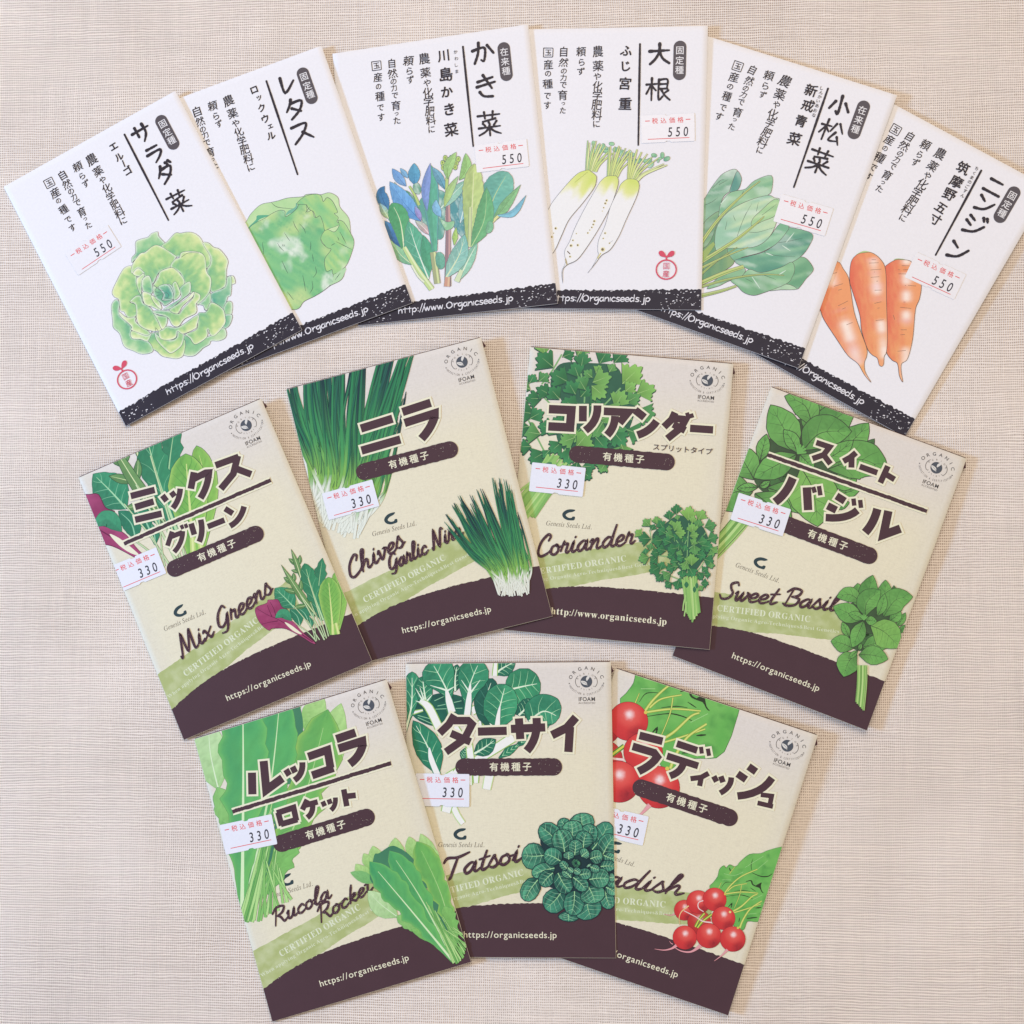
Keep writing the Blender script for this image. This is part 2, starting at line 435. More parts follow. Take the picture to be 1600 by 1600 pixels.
# ---------------------------------------------------------------- brush and pen letter forms (unit box, y down)
D1 = [[(.74, -.06), (.84, .1)], [(.92, -.1), (1.02, .06)]]
KATA = {
 'ミ': [[(.14, .1), (.86, .16)], [(.2, .44), (.84, .5)], [(.08, .8), (.94, .88)]],
 'ッ': [[(.03, .34), (.2, .62)], [(.38, .22), (.52, .5)], [(.92, .2), (.84, .6), (.52, .98)]],
 'ク': [[(.36, .02), (.3, .22), (.04, .6)], [(.3, .2), (.9, .2), (.78, .62), (.4, 1.0)]],
 'ス': [[(.1, .12), (.84, .12), (.55, .58), (.02, .96)], [(.56, .5), (.98, .94)]],
 'リ': [[(.18, .1), (.2, .64)], [(.8, .05), (.8, .52), (.42, 1.0)]],
 'ー': [[(.02, .5), (.98, .5)]],
 'ン': [[(.06, .14), (.4, .34)], [(.1, .95), (.6, .75), (.96, .22)]],
 'ニ': [[(.16, .16), (.84, .16)], [(.04, .84), (.96, .84)]],
 'ラ': [[(.18, .08), (.84, .08)], [(.08, .4), (.9, .4), (.78, .7), (.36, 1.0)]],
 'コ': [[(.1, .14), (.84, .14), (.84, .86)], [(.06, .84), (.92, .84)]],
 'ア': [[(.06, .14), (.92, .14), (.64, .46)], [(.48, .34), (.46, .62), (.16, 1.0)]],
 'タ': [[(.4, .0), (.28, .26), (.04, .56)], [(.32, .2), (.9, .2), (.7, .64), (.18, 1.0)], [(.34, .46), (.74, .72)]],
 'イ': [[(.92, .04), (.5, .38), (.04, .56)], [(.6, .34), (.6, 1.0)]],
 'ト': [[(.34, .0), (.34, 1.0)], [(.38, .36), (.88, .62)]],
 'ハ': [[(.3, .18), (.22, .55), (.0, .95)], [(.6, .2), (.84, .92)]],
 'シ': [[(.1, .1), (.4, .24)], [(.03, .4), (.32, .55)], [(.08, .96), (.6, .78), (.96, .34)]],
 'ル': [[(.28, .1), (.26, .55), (.0, .95)], [(.58, .05), (.58, .9), (.98, .5)]],
 'ロ': [[(.12, .12), (.12, .96)], [(.06, .14), (.88, .14), (.88, .96)], [(.12, .84), (.88, .84)]],
 'ケ': [[(.34, .0), (.24, .3), (.04, .54)], [(.26, .28), (.98, .28)], [(.66, .3), (.58, .66), (.26, 1.0)]],
 'サ': [[(.0, .3), (1.0, .3)], [(.28, .05), (.28, .64)], [(.74, .02), (.74, .58), (.44, 1.0)]],
 'テ': [[(.2, .08), (.8, .08)], [(.02, .4), (.98, .4)], [(.56, .42), (.5, .7), (.24, 1.0)]],
 'ュ': [[(.14, .36), (.72, .36), (.66, .88)], [(.0, .9), (1.0, .9)]],
 'レ': [[(.24, .02), (.22, .92), (.9, .42)]],
 'か': [[(.04, .36), (.52, .28), (.62, .44), (.5, .9), (.38, .84)], [(.36, .04), (.28, .5), (.06, .96)], [(.74, .22), (.98, .62)]],
 'き': [[(.16, .26), (.82, .14)], [(.1, .48), (.9, .36)], [(.42, .0), (.74, .62)], [(.2, .72), (.36, .92), (.74, .98)]],
 '菜': [[(.05, .17), (.95, .17)], [(.32, .03), (.34, .3)], [(.68, .03), (.64, .3)], [(.76, .33), (.24, .42)], [(.24, .5), (.33, .61)], [(.48, .46), (.53, .58)],
       [(.8, .44), (.68, .6)], [(.06, .68), (.94, .66)], [(.5, .6), (.5, 1.02)], [(.48, .7), (.3, .86), (.06, .97)], [(.52, .7), (.7, .86), (.95, .97)]],
 '大': [[(.03, .36), (.95, .32)], [(.5, .0), (.48, .4), (.3, .74), (.06, .98)], [(.5, .4), (.66, .72), (.96, .94)]],
 '根': [[(.0, .3), (.42, .27)], [(.22, .02), (.22, .98)], [(.2, .3), (.0, .7)], [(.24, .38), (.4, .55)], [(.52, .08), (.52, .92), (.7, .8)], [(.52, .1), (.88, .08), (.86, .48)],
       [(.54, .28), (.86, .27)], [(.52, .48), (.88, .47)], [(.92, .55), (.72, .7)], [(.62, .5), (.78, .76), (1.0, .96)]],
 '小': [[(.5, .0), (.52, .92), (.38, .84)], [(.24, .34), (.02, .76)], [(.76, .34), (1.0, .72)]],
 '松': [[(.0, .32), (.44, .28)], [(.22, .02), (.22, .98)], [(.2, .34), (.0, .7)], [(.24, .4), (.4, .56)], [(.62, .1), (.46, .5)], [(.76, .06), (1.0, .44)], [(.7, .48), (.5, .9), (.9, .84)], [(.82, .66), (.98, .98)]],
}
KATA['グ'] = KATA['ク'] + D1; KATA['ダ'] = KATA['タ'] + D1; KATA['バ'] = KATA['ハ'] + D1; KATA['ジ'] = KATA['シ'] + D1; KATA['デ'] = KATA['テ'] + D1
KATA['ィ'] = KATA['イ']
SCRIPT = {
 'a': (.58, [[(.44, .40), (.28, .47), (.06, .24), (.12, .01), (.3, .1), (.45, .43), (.42, .1), (.5, .01), (.64, .13)]]),
 'c': (.45, [[(.4, .34), (.3, .46), (.08, .3), (.08, .05), (.25, -.01), (.48, .13)]]),
 'd': (.62, [[(.44, .40), (.28, .47), (.06, .24), (.12, .01), (.3, .1), (.46, .4)], [(.62, 1.0), (.48, .45), (.44, .08), (.54, .01), (.68, .13)]]),
 'e': (.44, [[(.03, .16), (.28, .24), (.37, .4), (.23, .47), (.06, .26), (.1, .03), (.26, -.01), (.48, .13)]]),
 'h': (.56, [[(.0, .12), (.2, .6), (.32, .96), (.22, .98), (.12, .5), (.06, .0)], [(.07, .15), (.3, .45), (.39, .38), (.34, .1), (.42, .01), (.6, .13)]]),
 'i': (.32, [[(.03, .12), (.16, .46), (.11, .1), (.19, .01), (.36, .13)], [(.22, .68), (.24, .72)]]),
 'k': (.5, [[(.3, 1.0), (.18, .6), (.06, .0)], [(.08, .16), (.32, .45), (.39, .36), (.15, .22), (.3, .04), (.38, .0), (.54, .13)]]),
 'l': (.34, [[(.02, .12), (.26, .6), (.36, .95), (.25, .98), (.12, .5), (.1, .08), (.19, .01), (.38, .13)]]),
 'n': (.56, [[(.02, .36), (.13, .46), (.1, .2), (.06, .0)], [(.08, .15), (.3, .46), (.39, .4), (.34, .1), (.42, .01), (.6, .13)]]),
 'o': (.48, [[(.3, .45), (.1, .38), (.05, .12), (.2, .0), (.38, .16), (.34, .4), (.28, .45), (.36, .34), (.54, .36)]]),
 'r': (.42, [[(.02, .12), (.14, .52), (.18, .43), (.32, .42), (.26, .1), (.33, .01), (.46, .13)]]),
 's': (.4, [[(.0, .12), (.2, .53), (.24, .44), (.34, .14), (.2, .0), (.05, .07)], [(.2, .0), (.44, .13)]]),
 't': (.36, [[(.28, .86), (.14, .3), (.12, .06), (.2, .0), (.4, .13)], [(.02, .52), (.4, .58)]]),
 'u': (.58, [[(.03, .36), (.13, .46), (.08, .12), (.16, .0), (.3, .1), (.43, .46), (.39, .1), (.47, .01), (.62, .13)]]),
 'v': (.46, [[(.02, .36), (.1, .46), (.13, .1), (.2, .01), (.4, .38), (.37, .46), (.52, .38)]]),
 'w': (.62, [[(.02, .36), (.1, .46), (.09, .1), (.18, .0), (.33, .4), (.3, .1), (.4, .0), (.57, .36), (.52, .46), (.66, .38)]]),
 'x': (.48, [[(.04, .4), (.14, .46), (.3, .06), (.38, .0), (.54, .13)], [(.48, .46), (.02, .0)]]),
 'M': (.95, [[(-.02, .1), (.05, .03), (.26, .92), (.31, .95), (.4, .12), (.7, .96), (.74, .9), (.74, .14), (.82, .01), (.98, .13)]]),
 'G': (.7, [[(.62, .82), (.5, .98), (.2, .7), (.08, .25), (.22, .06), (.46, .2), (.62, .48), (.5, .0), (.34, -.24), (.12, -.2)]]),
 'C': (.6, [[(.5, .7), (.58, .9), (.44, .99), (.16, .68), (.06, .22), (.2, .01), (.48, .1), (.64, .25)]]),
 'N': (.84, [[(-.02, .1), (.06, .03), (.26, .93), (.31, .95), (.48, .04), (.76, .96), (.92, .92)]]),
 'S': (.6, [[(.62, .82), (.52, .98), (.3, .86), (.34, .62), (.48, .36), (.36, .06), (.1, .0), (-.04, .2)]]),
 'B': (.7, [[(.24, .92), (.1, .0)], [(.02, .76), (.25, .98), (.6, .9), (.54, .62), (.28, .52)], [(.28, .52), (.62, .42), (.54, .1), (.22, .0), (.0, .1)]]),
 'R': (.74, [[(.25, .9), (.08, -.02)], [(.02, .72), (.28, .98), (.66, .88), (.55, .58), (.26, .48)], [(.26, .48), (.42, .34), (.58, .02), (.76, .12)]]),
 'T': (.72, [[(-.02, .74), (.12, .92), (.5, .86), (.92, .98)], [(.5, .88), (.34, .3), (.26, .0), (.2, -.1)]]),
}
PEN = {
 'h': (.36, [[(.02, .66), (.0, .0)], [(.0, .24), (.17, .42), (.27, .3), (.27, .0)]]), 't': (.36, [[(.16, .6), (.15, .0)], [(.0, .42), (.3, .44)]]),
 'p': (.4, [[(.02, .42), (.0, -.32)], [(.02, .3), (.18, .44), (.32, .24), (.18, .02), (.02, .1)]]), 's': (.34, [[(.27, .4), (.1, .43), (.06, .28), (.25, .15), (.18, .0), (.0, .02)]]),
 ':': (.16, [[(.05, .4), (.055, .34)], [(.05, .08), (.055, .02)]]), '/': (.2, [[(.26, .82), (.0, -.1)]]),
 'w': (.5, [[(0, .42), (.1, 0), (.21, .36), (.3, 0), (.42, .42)]]), '.': (.2, [[(.04, .02), (.07, .02)]]),
 'o': (.42, [[(.2, .44), (.04, .3), (.05, .08), (.18, .0), (.33, .14), (.31, .36), (.2, .44), (.12, .42)]]),
 'O': (.56, [[(.24, .64), (.04, .44), (.05, .12), (.22, -.02), (.44, .18), (.42, .5), (.24, .64), (.12, .58)]]),
 'r': (.36, [[(.04, .46), (.05, .0)], [(.05, .22), (.18, .4), (.33, .42)]]), 'g': (.4, [[(.28, .38), (.12, .43), (.0, .24), (.1, .07), (.26, .2), (.3, .42), (.3, -.1), (.18, -.34), (.02, -.26)]]),
 'a': (.4, [[(.28, .36), (.12, .42), (.0, .18), (.1, .0), (.26, .12), (.3, .42), (.31, .0)]]), 'n': (.37, [[(.02, .42), (.0, .0)], [(.01, .24), (.17, .42), (.27, .3), (.28, .0)]]),
 'i': (.14, [[(.04, .42), (.03, .0)]]), 'c': (.34, [[(.28, .36), (.14, .44), (.0, .22), (.1, .0), (.29, .06)]]),
 'e': (.36, [[(.02, .2), (.28, .24), (.21, .43), (.05, .36), (.01, .12), (.13, .0), (.29, .07)]]),
 'd': (.42, [[(.28, .36), (.12, .42), (.0, .18), (.1, .0), (.28, .14)], [(.32, .74), (.3, .0)]]), 'j': (.24, [[(.12, .42), (.1, -.22), (-.04, -.3)], [(.12, .64), (.13, .67)]]),
}
def bold_char(ink, ch, box, w, col, halo=None, hw=.9, ang=0):
    """marker katakana in a card box (u, v, width, height)"""
    u, v, bw, bh = box; a = math.radians(ang); ca, sa = math.cos(a), math.sin(a)
    def tr(p):
        x, y = (p[0] - .5) * bw, (p[1] - .5) * bh
        return (u + bw / 2 + x * ca - y * sa, v + bh / 2 + x * sa + y * ca)
    S = []
    for st in KATA[ch]:
        pts = [tr(p) for p in st]
        if len(pts) == 3 and ch not in 'コロス': 
            P = np.array(pts); pts = [tuple(P[0])] + [tuple((1 - t) ** 2 * P[0] + 2 * t * (1 - t) * P[1] + t * t * P[2]) for t in np.linspace(.4, .95, 5)] + [tuple(P[2])] if ch in 'リンッケ' else pts
        S.append(pts)
    if halo is not None:
        for pts in S:
            P = np.array(pts, float); d0 = P[0] - P[1]; d1 = P[-1] - P[-2]
            P[0] += d0 / np.hypot(*d0) * hw; P[-1] += d1 / np.hypot(*d1) * hw
            ink.line(P, w + 2 * hw, halo, cap=False)
            for e in (P[0] - d0 / np.hypot(*d0) * hw * .5, P[-1] - d1 / np.hypot(*d1) * hw * .5): pass
    return S
def bold_title(ink, chars, w, col, halo):
    """chars: (character, box, angle, stroke width)"""
    allS = []
    for ch, box, ang, ww in chars: allS.append((bold_char(ink, ch, box, ww, col, halo, .95, ang), ww))
    for S, ww in allS:
        for pts in S: ink.line(pts, ww, col, cap=False)
def pen_char(ink, ch, c, size, w, col, ang=0, sx=1):
    a = math.radians(ang); ca, sa = math.cos(a), math.sin(a)
    for st in KATA[ch]:
        pts = []
        for p in st:
            x, y = (p[0] - .5) * size * sx, (p[1] - .5) * size
            pts.append((c[0] + x * ca - y * sa, c[1] + x * sa + y * ca))
        pts = cat(pts, 5) if len(pts) > 2 and ch not in 'ロニ' else cat(pts, 4)
        ink.line(resample(pts, .5), [w * 1.15, w * .85, w * .9, w * random.uniform(.6, 1.0)], col, rough=.22)
def strokes_text(ink, txt, table, p, size, w, col, ang=0, shear=0, fit=None, sx=1, spots=None, wfun=None):
    tot = sum(table[c][0] if c in table else .3 for c in txt) * size
    if fit: sx = fit / tot
    a = math.radians(ang); ca, sa = math.cos(a), math.sin(a); x0 = 0; res = []
    for c in txt:
        if c == ' ': x0 += .3 * size * sx; continue
        adv, sts = table[c]
        for st in sts:
            pts = [(x0 + (q[0] + shear * q[1]) * size * sx, -q[1] * size) for q in st]
            pts = [(p[0] + x * ca - y * sa, p[1] + x * sa + y * ca) for x, y in pts]
            pts = cat(pts, 6) if len(pts) > 2 else pts
            n = len(pts); ws = [w * .8, w * 1.12, w, w * 1.1, w * .7]
            ink.line(pts, ws, col, rough=.1)
            res += pts
        x0 += adv * size * sx
    if spots is not None:
        for q in res:
            if random.random() < .3: ink.dot((q[0] + random.uniform(-.3, .3) * w, q[1] + random.uniform(-.3, .3) * w), random.uniform(.05, .15), spots, 5)

# ---------------------------------------------------------------- the paper envelope itself
def envelope(pk):
    nu, nv = 34, 46
    us = np.linspace(0, W, nu + 1); vs = np.linspace(0, L, nv + 1)
    U, V_ = np.meshgrid(us, vs); U = U.ravel(); V_ = V_.ravel(); n = len(U)
    top = pk.surf(U, V_, 0.0)
    if pk.kind == 'g':
        gr, ye, ed = C('#e0d9d5'), C('#e7e0c9'), C('#dfd9cc')
        k = np.clip((V_ - 8) / 42, 0, 1); c = mixc(gr, ye, k * k * (3 - 2 * k))
        e = np.minimum(np.minimum(U, W - U) / 12, 1); c = mixc(ed, c, .35 + .65 * e)
    else:
        c = np.tile(C('#eeecf4'), (n, 1))
    verts = [top]; cols = [c]; faces = []; m = nu + 1
    for j in range(nv):
        for i in range(nu):
            a = j * m + i; faces.append((a, a + m, a + m + 1, a + 1))
    ring = [j for j in range(m)] + [j * m + nu for j in range(1, nv + 1)] + [nv * m + i for i in range(nu - 1, -1, -1)] + [j * m for j in range(nv - 1, 0, -1)]
    R_ = len(ring); cur = ring; off = n
    ct = top[ring].copy(); cu = U[ring]; cv = V_[ring]
    nrm = np.c_[np.where(cu <= 0, -1, np.where(cu >= W, 1, 0)), np.where(cv <= 0, -1, np.where(cv >= L, 1, 0))].astype(float)
    side = C('#e3dcc6') if pk.kind == 'g' else C('#f2f0f4')
    for dr, dz in ((.08, -.07), (.08, -.2), (.04, -pk.T * .8), (.02, -pk.T + .02)):
        p = pk.surf(cu + nrm[:, 0] * dr, cv + nrm[:, 1] * dr, dz)
        verts.append(p); cs = np.tile(side, (R_, 1))
        if pk.kind == 'g': cs[cv > 124] = C('#46323c')
        else: cs[cv > 131.5] = C('#2e2a3a')
        cols.append(cs); nw = list(range(off, off + R_)); off += R_
        for i in range(R_):
            k2 = (i + 1) % R_; faces.append((cur[i], cur[k2], nw[k2], nw[i]))
        cur = nw
    faces.append(tuple(cur))
    Vv = np.vstack(verts); Cc = np.vstack(cols)
    uvv = np.zeros((len(Vv), 2)); uvv[:n] = np.c_[U / W + .37 * len(bpy.data.objects), V_ / L]; 
    return pk.mesh('envelope', Vv, faces, Cc, M_LINEN if pk.kind == 'g' else M_WHITE, uv=uvv)
def back_panel(pk, notch=True):
    """the brown back sheet showing as a thin line along the top, with its folded corner tab"""
    br = C('#54343c')
    P = [(.4, -.42), (W - .6, -.42), (W - .6, .4), (.4, .4)]
    def slab(poly, z0, z1):
        n = len(poly); A = np.array(poly, float)
        V = np.vstack([pk.surf(A[:, 0], A[:, 1], z1), pk.surf(A[:, 0], A[:, 1], z0)])
        F = [list(range(n))[::-1], list(range(n, 2 * n))] + [[i, (i + 1) % n, n + (i + 1) % n, n + i] for i in range(n)]
        return V, F
    V, F = slab(P, -pk.T * .9, -pk.T * .12 - .02)
    if notch:
        V2, F2 = slab([(W - .1, .8), (W + 1.3, 4.4), (W + .5, 5.0), (W - .1, 5.2)], -pk.T * .9, -pk.T * .3)
        F = F + [[i + len(V) for i in f] for f in F2]; V = np.vstack([V, V2])
    return pk.mesh('back_panel', V, F, np.tile(br, (len(V), 1)), M_INK, smooth=False)

# ---------------------------------------------------------------- price sticker, printed red frame words and stamped number
def sticker(pk, TL, TR, BL, price, lab_dark='#3c3a44'):
    z = pk.z
    TL, TR, BL = map(np.array, (TL, TR, BL)); e = TR - TL; ang = math.degrees(math.atan2(e[1], e[0]))
    ex = e / np.hypot(*e); ey = np.array([-ex[1], ex[0]]); wd = np.hypot(*e); ht = max(abs((BL - TL) @ ey), 13.6)
    f = lambda x, y: tuple(TL + ex * x + ey * y)
    ik = Ink(pk)
    nt = lambda x, y, sx: [f(x - .7 * sx, y), f(x, y + (.55 if y < 1 else -.55)), f(x + .7 * sx, y)]
    P = [f(.35, 0), f(wd * .44, 0), f(wd * .47, .7), f(wd * .53, .7), f(wd * .56, 0), f(wd - .35, 0), f(wd, .35), f(wd, ht - .35), f(wd - .35, ht), f(wd * .56, ht), f(wd * .53, ht - .6), f(wd * .47, ht - .6), f(wd * .44, ht), f(.35, ht), f(0, ht - .35), f(0, .35)]
    pk.z += .01
    ik.poly(P, C('#e9eaf7') if pk.kind == 'g' else C('#eeecf4'))
    st = ik.build('price_sticker', M_STICK)
    lt = Ink(pk); red = C('#e2575a')
    lt.line([f(2.0, 2.9), f(4.3, 2.9)], .42, red, cap=False); lt.line([f(wd - 4.3, 2.9), f(wd - 2.0, 2.9)], .42, red, cap=False)
    for i, ch in enumerate('税込価格'): lt.glyph(ch, f(wd / 2 + (i - 1.5) * 4.2, 2.95), 3.1, red, ang, .012, center=True)
    lt.line([f(3.2, 12.05), f(wd - 2.6, 12.0)], .34, red, cap=False)
    for i, ch in enumerate(price): lt.glyph(ch, f(wd - 12.0 + i * 3.85, 8.9), 6.6, C(lab_dark), ang, .01, .74, .1, center=True)
    lt.build('price_lettering', M_INK, st)
    return st
# ---------------------------------------------------------------- shared print of the cream and brown packets
CREAM = C('#ece8cf'); BROWN = C('#4b333c'); OLIVE = C('#b3bd85')
def jag(pts, amp, step=.5, seed=0):
    P = resample(pts, step); r = np.random.RandomState(seed)
    n = np.convolve(r.randn(len(P)), [.3, .5, .3], 'same') * amp
    n[0] = n[-1] = 0
    return [(a, b + c) for (a, b), c in zip(P, n)]
def green_base(pk, logo, pill_v, pill_u=(23.9, 75.7), serif_url=False, seed=0, slogan_from=0, notch=True):
    envelope(pk); back_panel(pk, notch)
    ik = Ink(pk)                                            # slogan band
    top = jag([(0, 105.8), (8, 104.2), (17, 102.2), (30, 99.6), (45, 95.8), (58, 92.6), (68, 90.2), (78, 88)], .12, .7, seed)
    bot = jag([(0, 126), (14, 120), (33.5, 115.7), (45, 111.9), (57, 109), (68, 106), (78, 103.4)], .14, .6, seed + 1)
    ik.poly(top + bot[::-1], lambda u, v: mixc(C('#aeb97c'), C('#c3cb9c'), np.clip((fb(u * .25, v * .35, seed) - .38) * 2.6, 0, 1)), 1.2)
    band = ik.build('slogan_band')
    lt = Ink(pk)
    lt.text(bold_serif('CERTIFIED ORGANIC'), (12.6, 112.3), 4.3, C('#dde3cb'), -13.9, fit=45.6)
    lt.text(bold_serif('When applying Organic Agro-Techniques&Best Genetics'), (.9, 118.9), 2.5, C('#d6ddc0'), -13.9, fit=73)
    lt.build('slogan_lettering', parent=band)
    ik = Ink(pk)                                            # brown foot of the card, its edge torn by the brush
    edge = jag([(0, 124.4), (7, 121.9), (15, 119.4), (25, 117.1), (34, 115.9), (45, 115.1), (60, 114.7), (80, 114.9), (100, 115.2)], .16, .5, seed + 2)
    ik.poly(edge + [(100, L), (0, L)], lambda u, v: BROWN * (1 + .1 * (fb(u * .2, v * .2, seed) - .5))[:, None], 3)
    r = random.Random(seed)
    for _ in range(14): 
        q = r.choice(edge[4:-4]); ik.dot((q[0], q[1] + r.uniform(-.2, .35)), r.uniform(.08, .2), CREAM, 6)
    ik.build('base_band')
    ik = Ink(pk)                                            # web address
    if serif_url: ik.text(bold_serif('http://www.organicseeds.jp'), (22.2, 130.5), 4.6, CREAM, 0, fit=56.5)
    else: ik.text('https://organicseeds.jp', (27.0, 131.2), 4.3, CREAM, 0, .004, fit=45.2)
    ik.build('website_lettering')
    # maker's mark: a leaf-like crescent and italic name
    x, y = logo; ik = Ink(pk); teal = C('#2c4148')
    g = [(6.3, .15), (4.2, -.05), (2.2, .4), (.6, 1.6), (.1, 3.0), (.9, 4.5), (2.8, 5.4), (4.8, 5.4), (6.2, 5.1), (6.4, 3.5), (5.2, 3.5), (4.8, 4.1), (3.4, 4.2), (2.1, 3.5), (1.9, 2.7), (3.2, 1.7), (5.2, 1.15)]
    ik.poly([(x - 3.2 + a, y - 2.7 + b) for a, b in cat(g, 3, True)], teal)
    lg = ik.build('maker_logo'); ik = Ink(pk)
    ik.text(ital_serif('Genesis Seeds Ltd.'), (x - 10.6, y + 6.2), 3.3, C('#77716a'), 0, fit=22.6)
    ik.build('maker_lettering', parent=lg)
    # certification emblem
    ik = Ink(pk); gy = C('#6d6a6c'); cx, cy = 88.0, 9.3; dk = C('#4f5560')
    ik.dot((cx, cy), 2.85, dk, 28)
    lw = C('#dedbd8')
    ik.poly([(cx + a, cy + b) for a, b in cat([(-2.6, -.35), (-1.2, -.3), (.1, .5), (.55, 2.9), (.25, 1.7), (-1.0, 1.5), (-2.2, .7)], 4, True)], lw)
    ik.poly([(cx + a, cy + b) for a, b in cat([(.15, -.3), (-.1, -1.6), (.9, -2.9), (1.7, -3.2), (1.5, -1.9), (.6, -.7)], 4, True)], lw)
    ik.line([(cx - 1.9, cy + .1), (cx - .6, cy + .7), (cx + .2, cy + 1.4)], .14, dk, 3)
    ik.ring((cx, cy), 5.3, 4.1, .28, gy, 140, 222, 18); ik.ring((cx, cy), 5.3, 4.1, .28, gy, -42, 40, 18)
    for a in (176, 4):
        t = math.radians(a); ik.dot((cx + 8.3 * math.cos(t), cy + 1.2 - 5.4 * math.sin(t)), .3, gy, 8)
    em = ik.build('certification_emblem'); ik = Ink(pk)
    def arc_text(txt, rx, ry, a0, a1, size, col, flip=False, off=.01, sx=1):
        n = len(txt)
        for i, ch in enumerate(txt):
            a = a0 + (a1 - a0) * i / (n - 1); t = math.radians(a)
            p = (cx + rx * math.cos(t), cy - ry * math.sin(t))
            tx, ty = -rx * math.sin(t), -ry * math.cos(t); an = math.degrees(math.atan2(ty, tx))
            ik.glyph(ch, p, size, col, an + (180 if not flip else 0), off, sx, center=True)
    arc_text('ORGANIC', 8.0, 6.6, 160, 20, 2.35, C('#5c595c'), sx=1.05)
    arc_text('AGRIOR', 4.6, 3.9, 158, 22, 1.15, C('#8a8684'))
    arc_text('אגריאור', 4.5, 4.0, 218, 322, 1.1, C('#6c696b'), True)
    arc_text('INSPECTION & CERTIFICATION', 8.3, 6.1, 196, 344, 1.45, C('#77747a'), True, .004, .62)
    ik.text('IFOAM', (84.0, 18.6), 2.7, C('#4b484b'), 0, .012, fit=8.2)
    ik.text('ACCREDITED', (84.0, 20.0), 1.25, C('#77747a'), 0, fit=8.2)
    ik.build('emblem_lettering', parent=em)
    return pill_v, pill_u
def pill(pk, v, u0=23.9, u1=75.7, seed=0):
    ik = Ink(pk); h = 4.15; r = h
    a = np.radians(np.linspace(90, 270, 14))
    P = [(u0 + r + r * math.cos(t), v + h * math.sin(t)) for t in a][::-1]
    P = [(u0 + r + r * math.cos(t), v - h * math.sin(t)) for t in a]
    P = jag([(u0 + r, v - h), (u1 - r, v - h)], .13, .6, seed)
    P += [(u1 - r + r * math.sin(t), v - h * math.cos(t)) for t in np.linspace(.15, math.pi - .15, 12)]
    P += jag([(u1 - r, v + h), (u0 + r, v + h)], .13, .6, seed + 1)
    P += [(u0 + r - r * math.sin(t), v + h * math.cos(t)) for t in np.linspace(.15, math.pi - .15, 12)]
    ik.poly(P, BROWN, 3)
    rr = random.Random(seed)
    for _ in range(34):
        uu = rr.choice([rr.uniform(u0 + 1, u0 + 12), rr.uniform(u1 - 12, u1 - 1), rr.uniform(u0 + 2, u1 - 2)])
        ik.dot((uu, v + rr.uniform(-3.6, 3.6)), rr.uniform(.05, .13), CREAM, 5)
    pl = ik.build('seed_type_pill'); ik = Ink(pk)
    for i, ch in enumerate('有機種子'): ik.glyph(ch, ((u0 + u1) / 2 + .9 + (i - 1.5) * 5.35, v - .1), 4.5, CREAM, 0, .018, center=True)
    ik.build('pill_lettering', parent=pl)
def rule(ik, p0, p1, w, halo=True, seed=0):
    n = np.array(p1, float) - p0
    P = resample([p0, p1], .6); r = np.random.RandomState(seed); P[:, 1] += np.convolve(r.randn(len(P)), [.3, .5, .3], 'same') * .10
    if halo: ik.line([(p0[0] - .9, p0[1]), (p1[0] + .9, p1[1])], w + 1.7, CREAM, cap=False)
    ik.line(P, w, BROWN, cap=False, rough=.25)
def scale_tf(a, b, k, rot=0):
    a = np.array(a); b = np.array(b); t = math.radians(rot); R_ = np.array([[math.cos(t), math.sin(t)], [-math.sin(t), math.cos(t)]]) * k
    return lambda V: (V - a) @ R_ + b

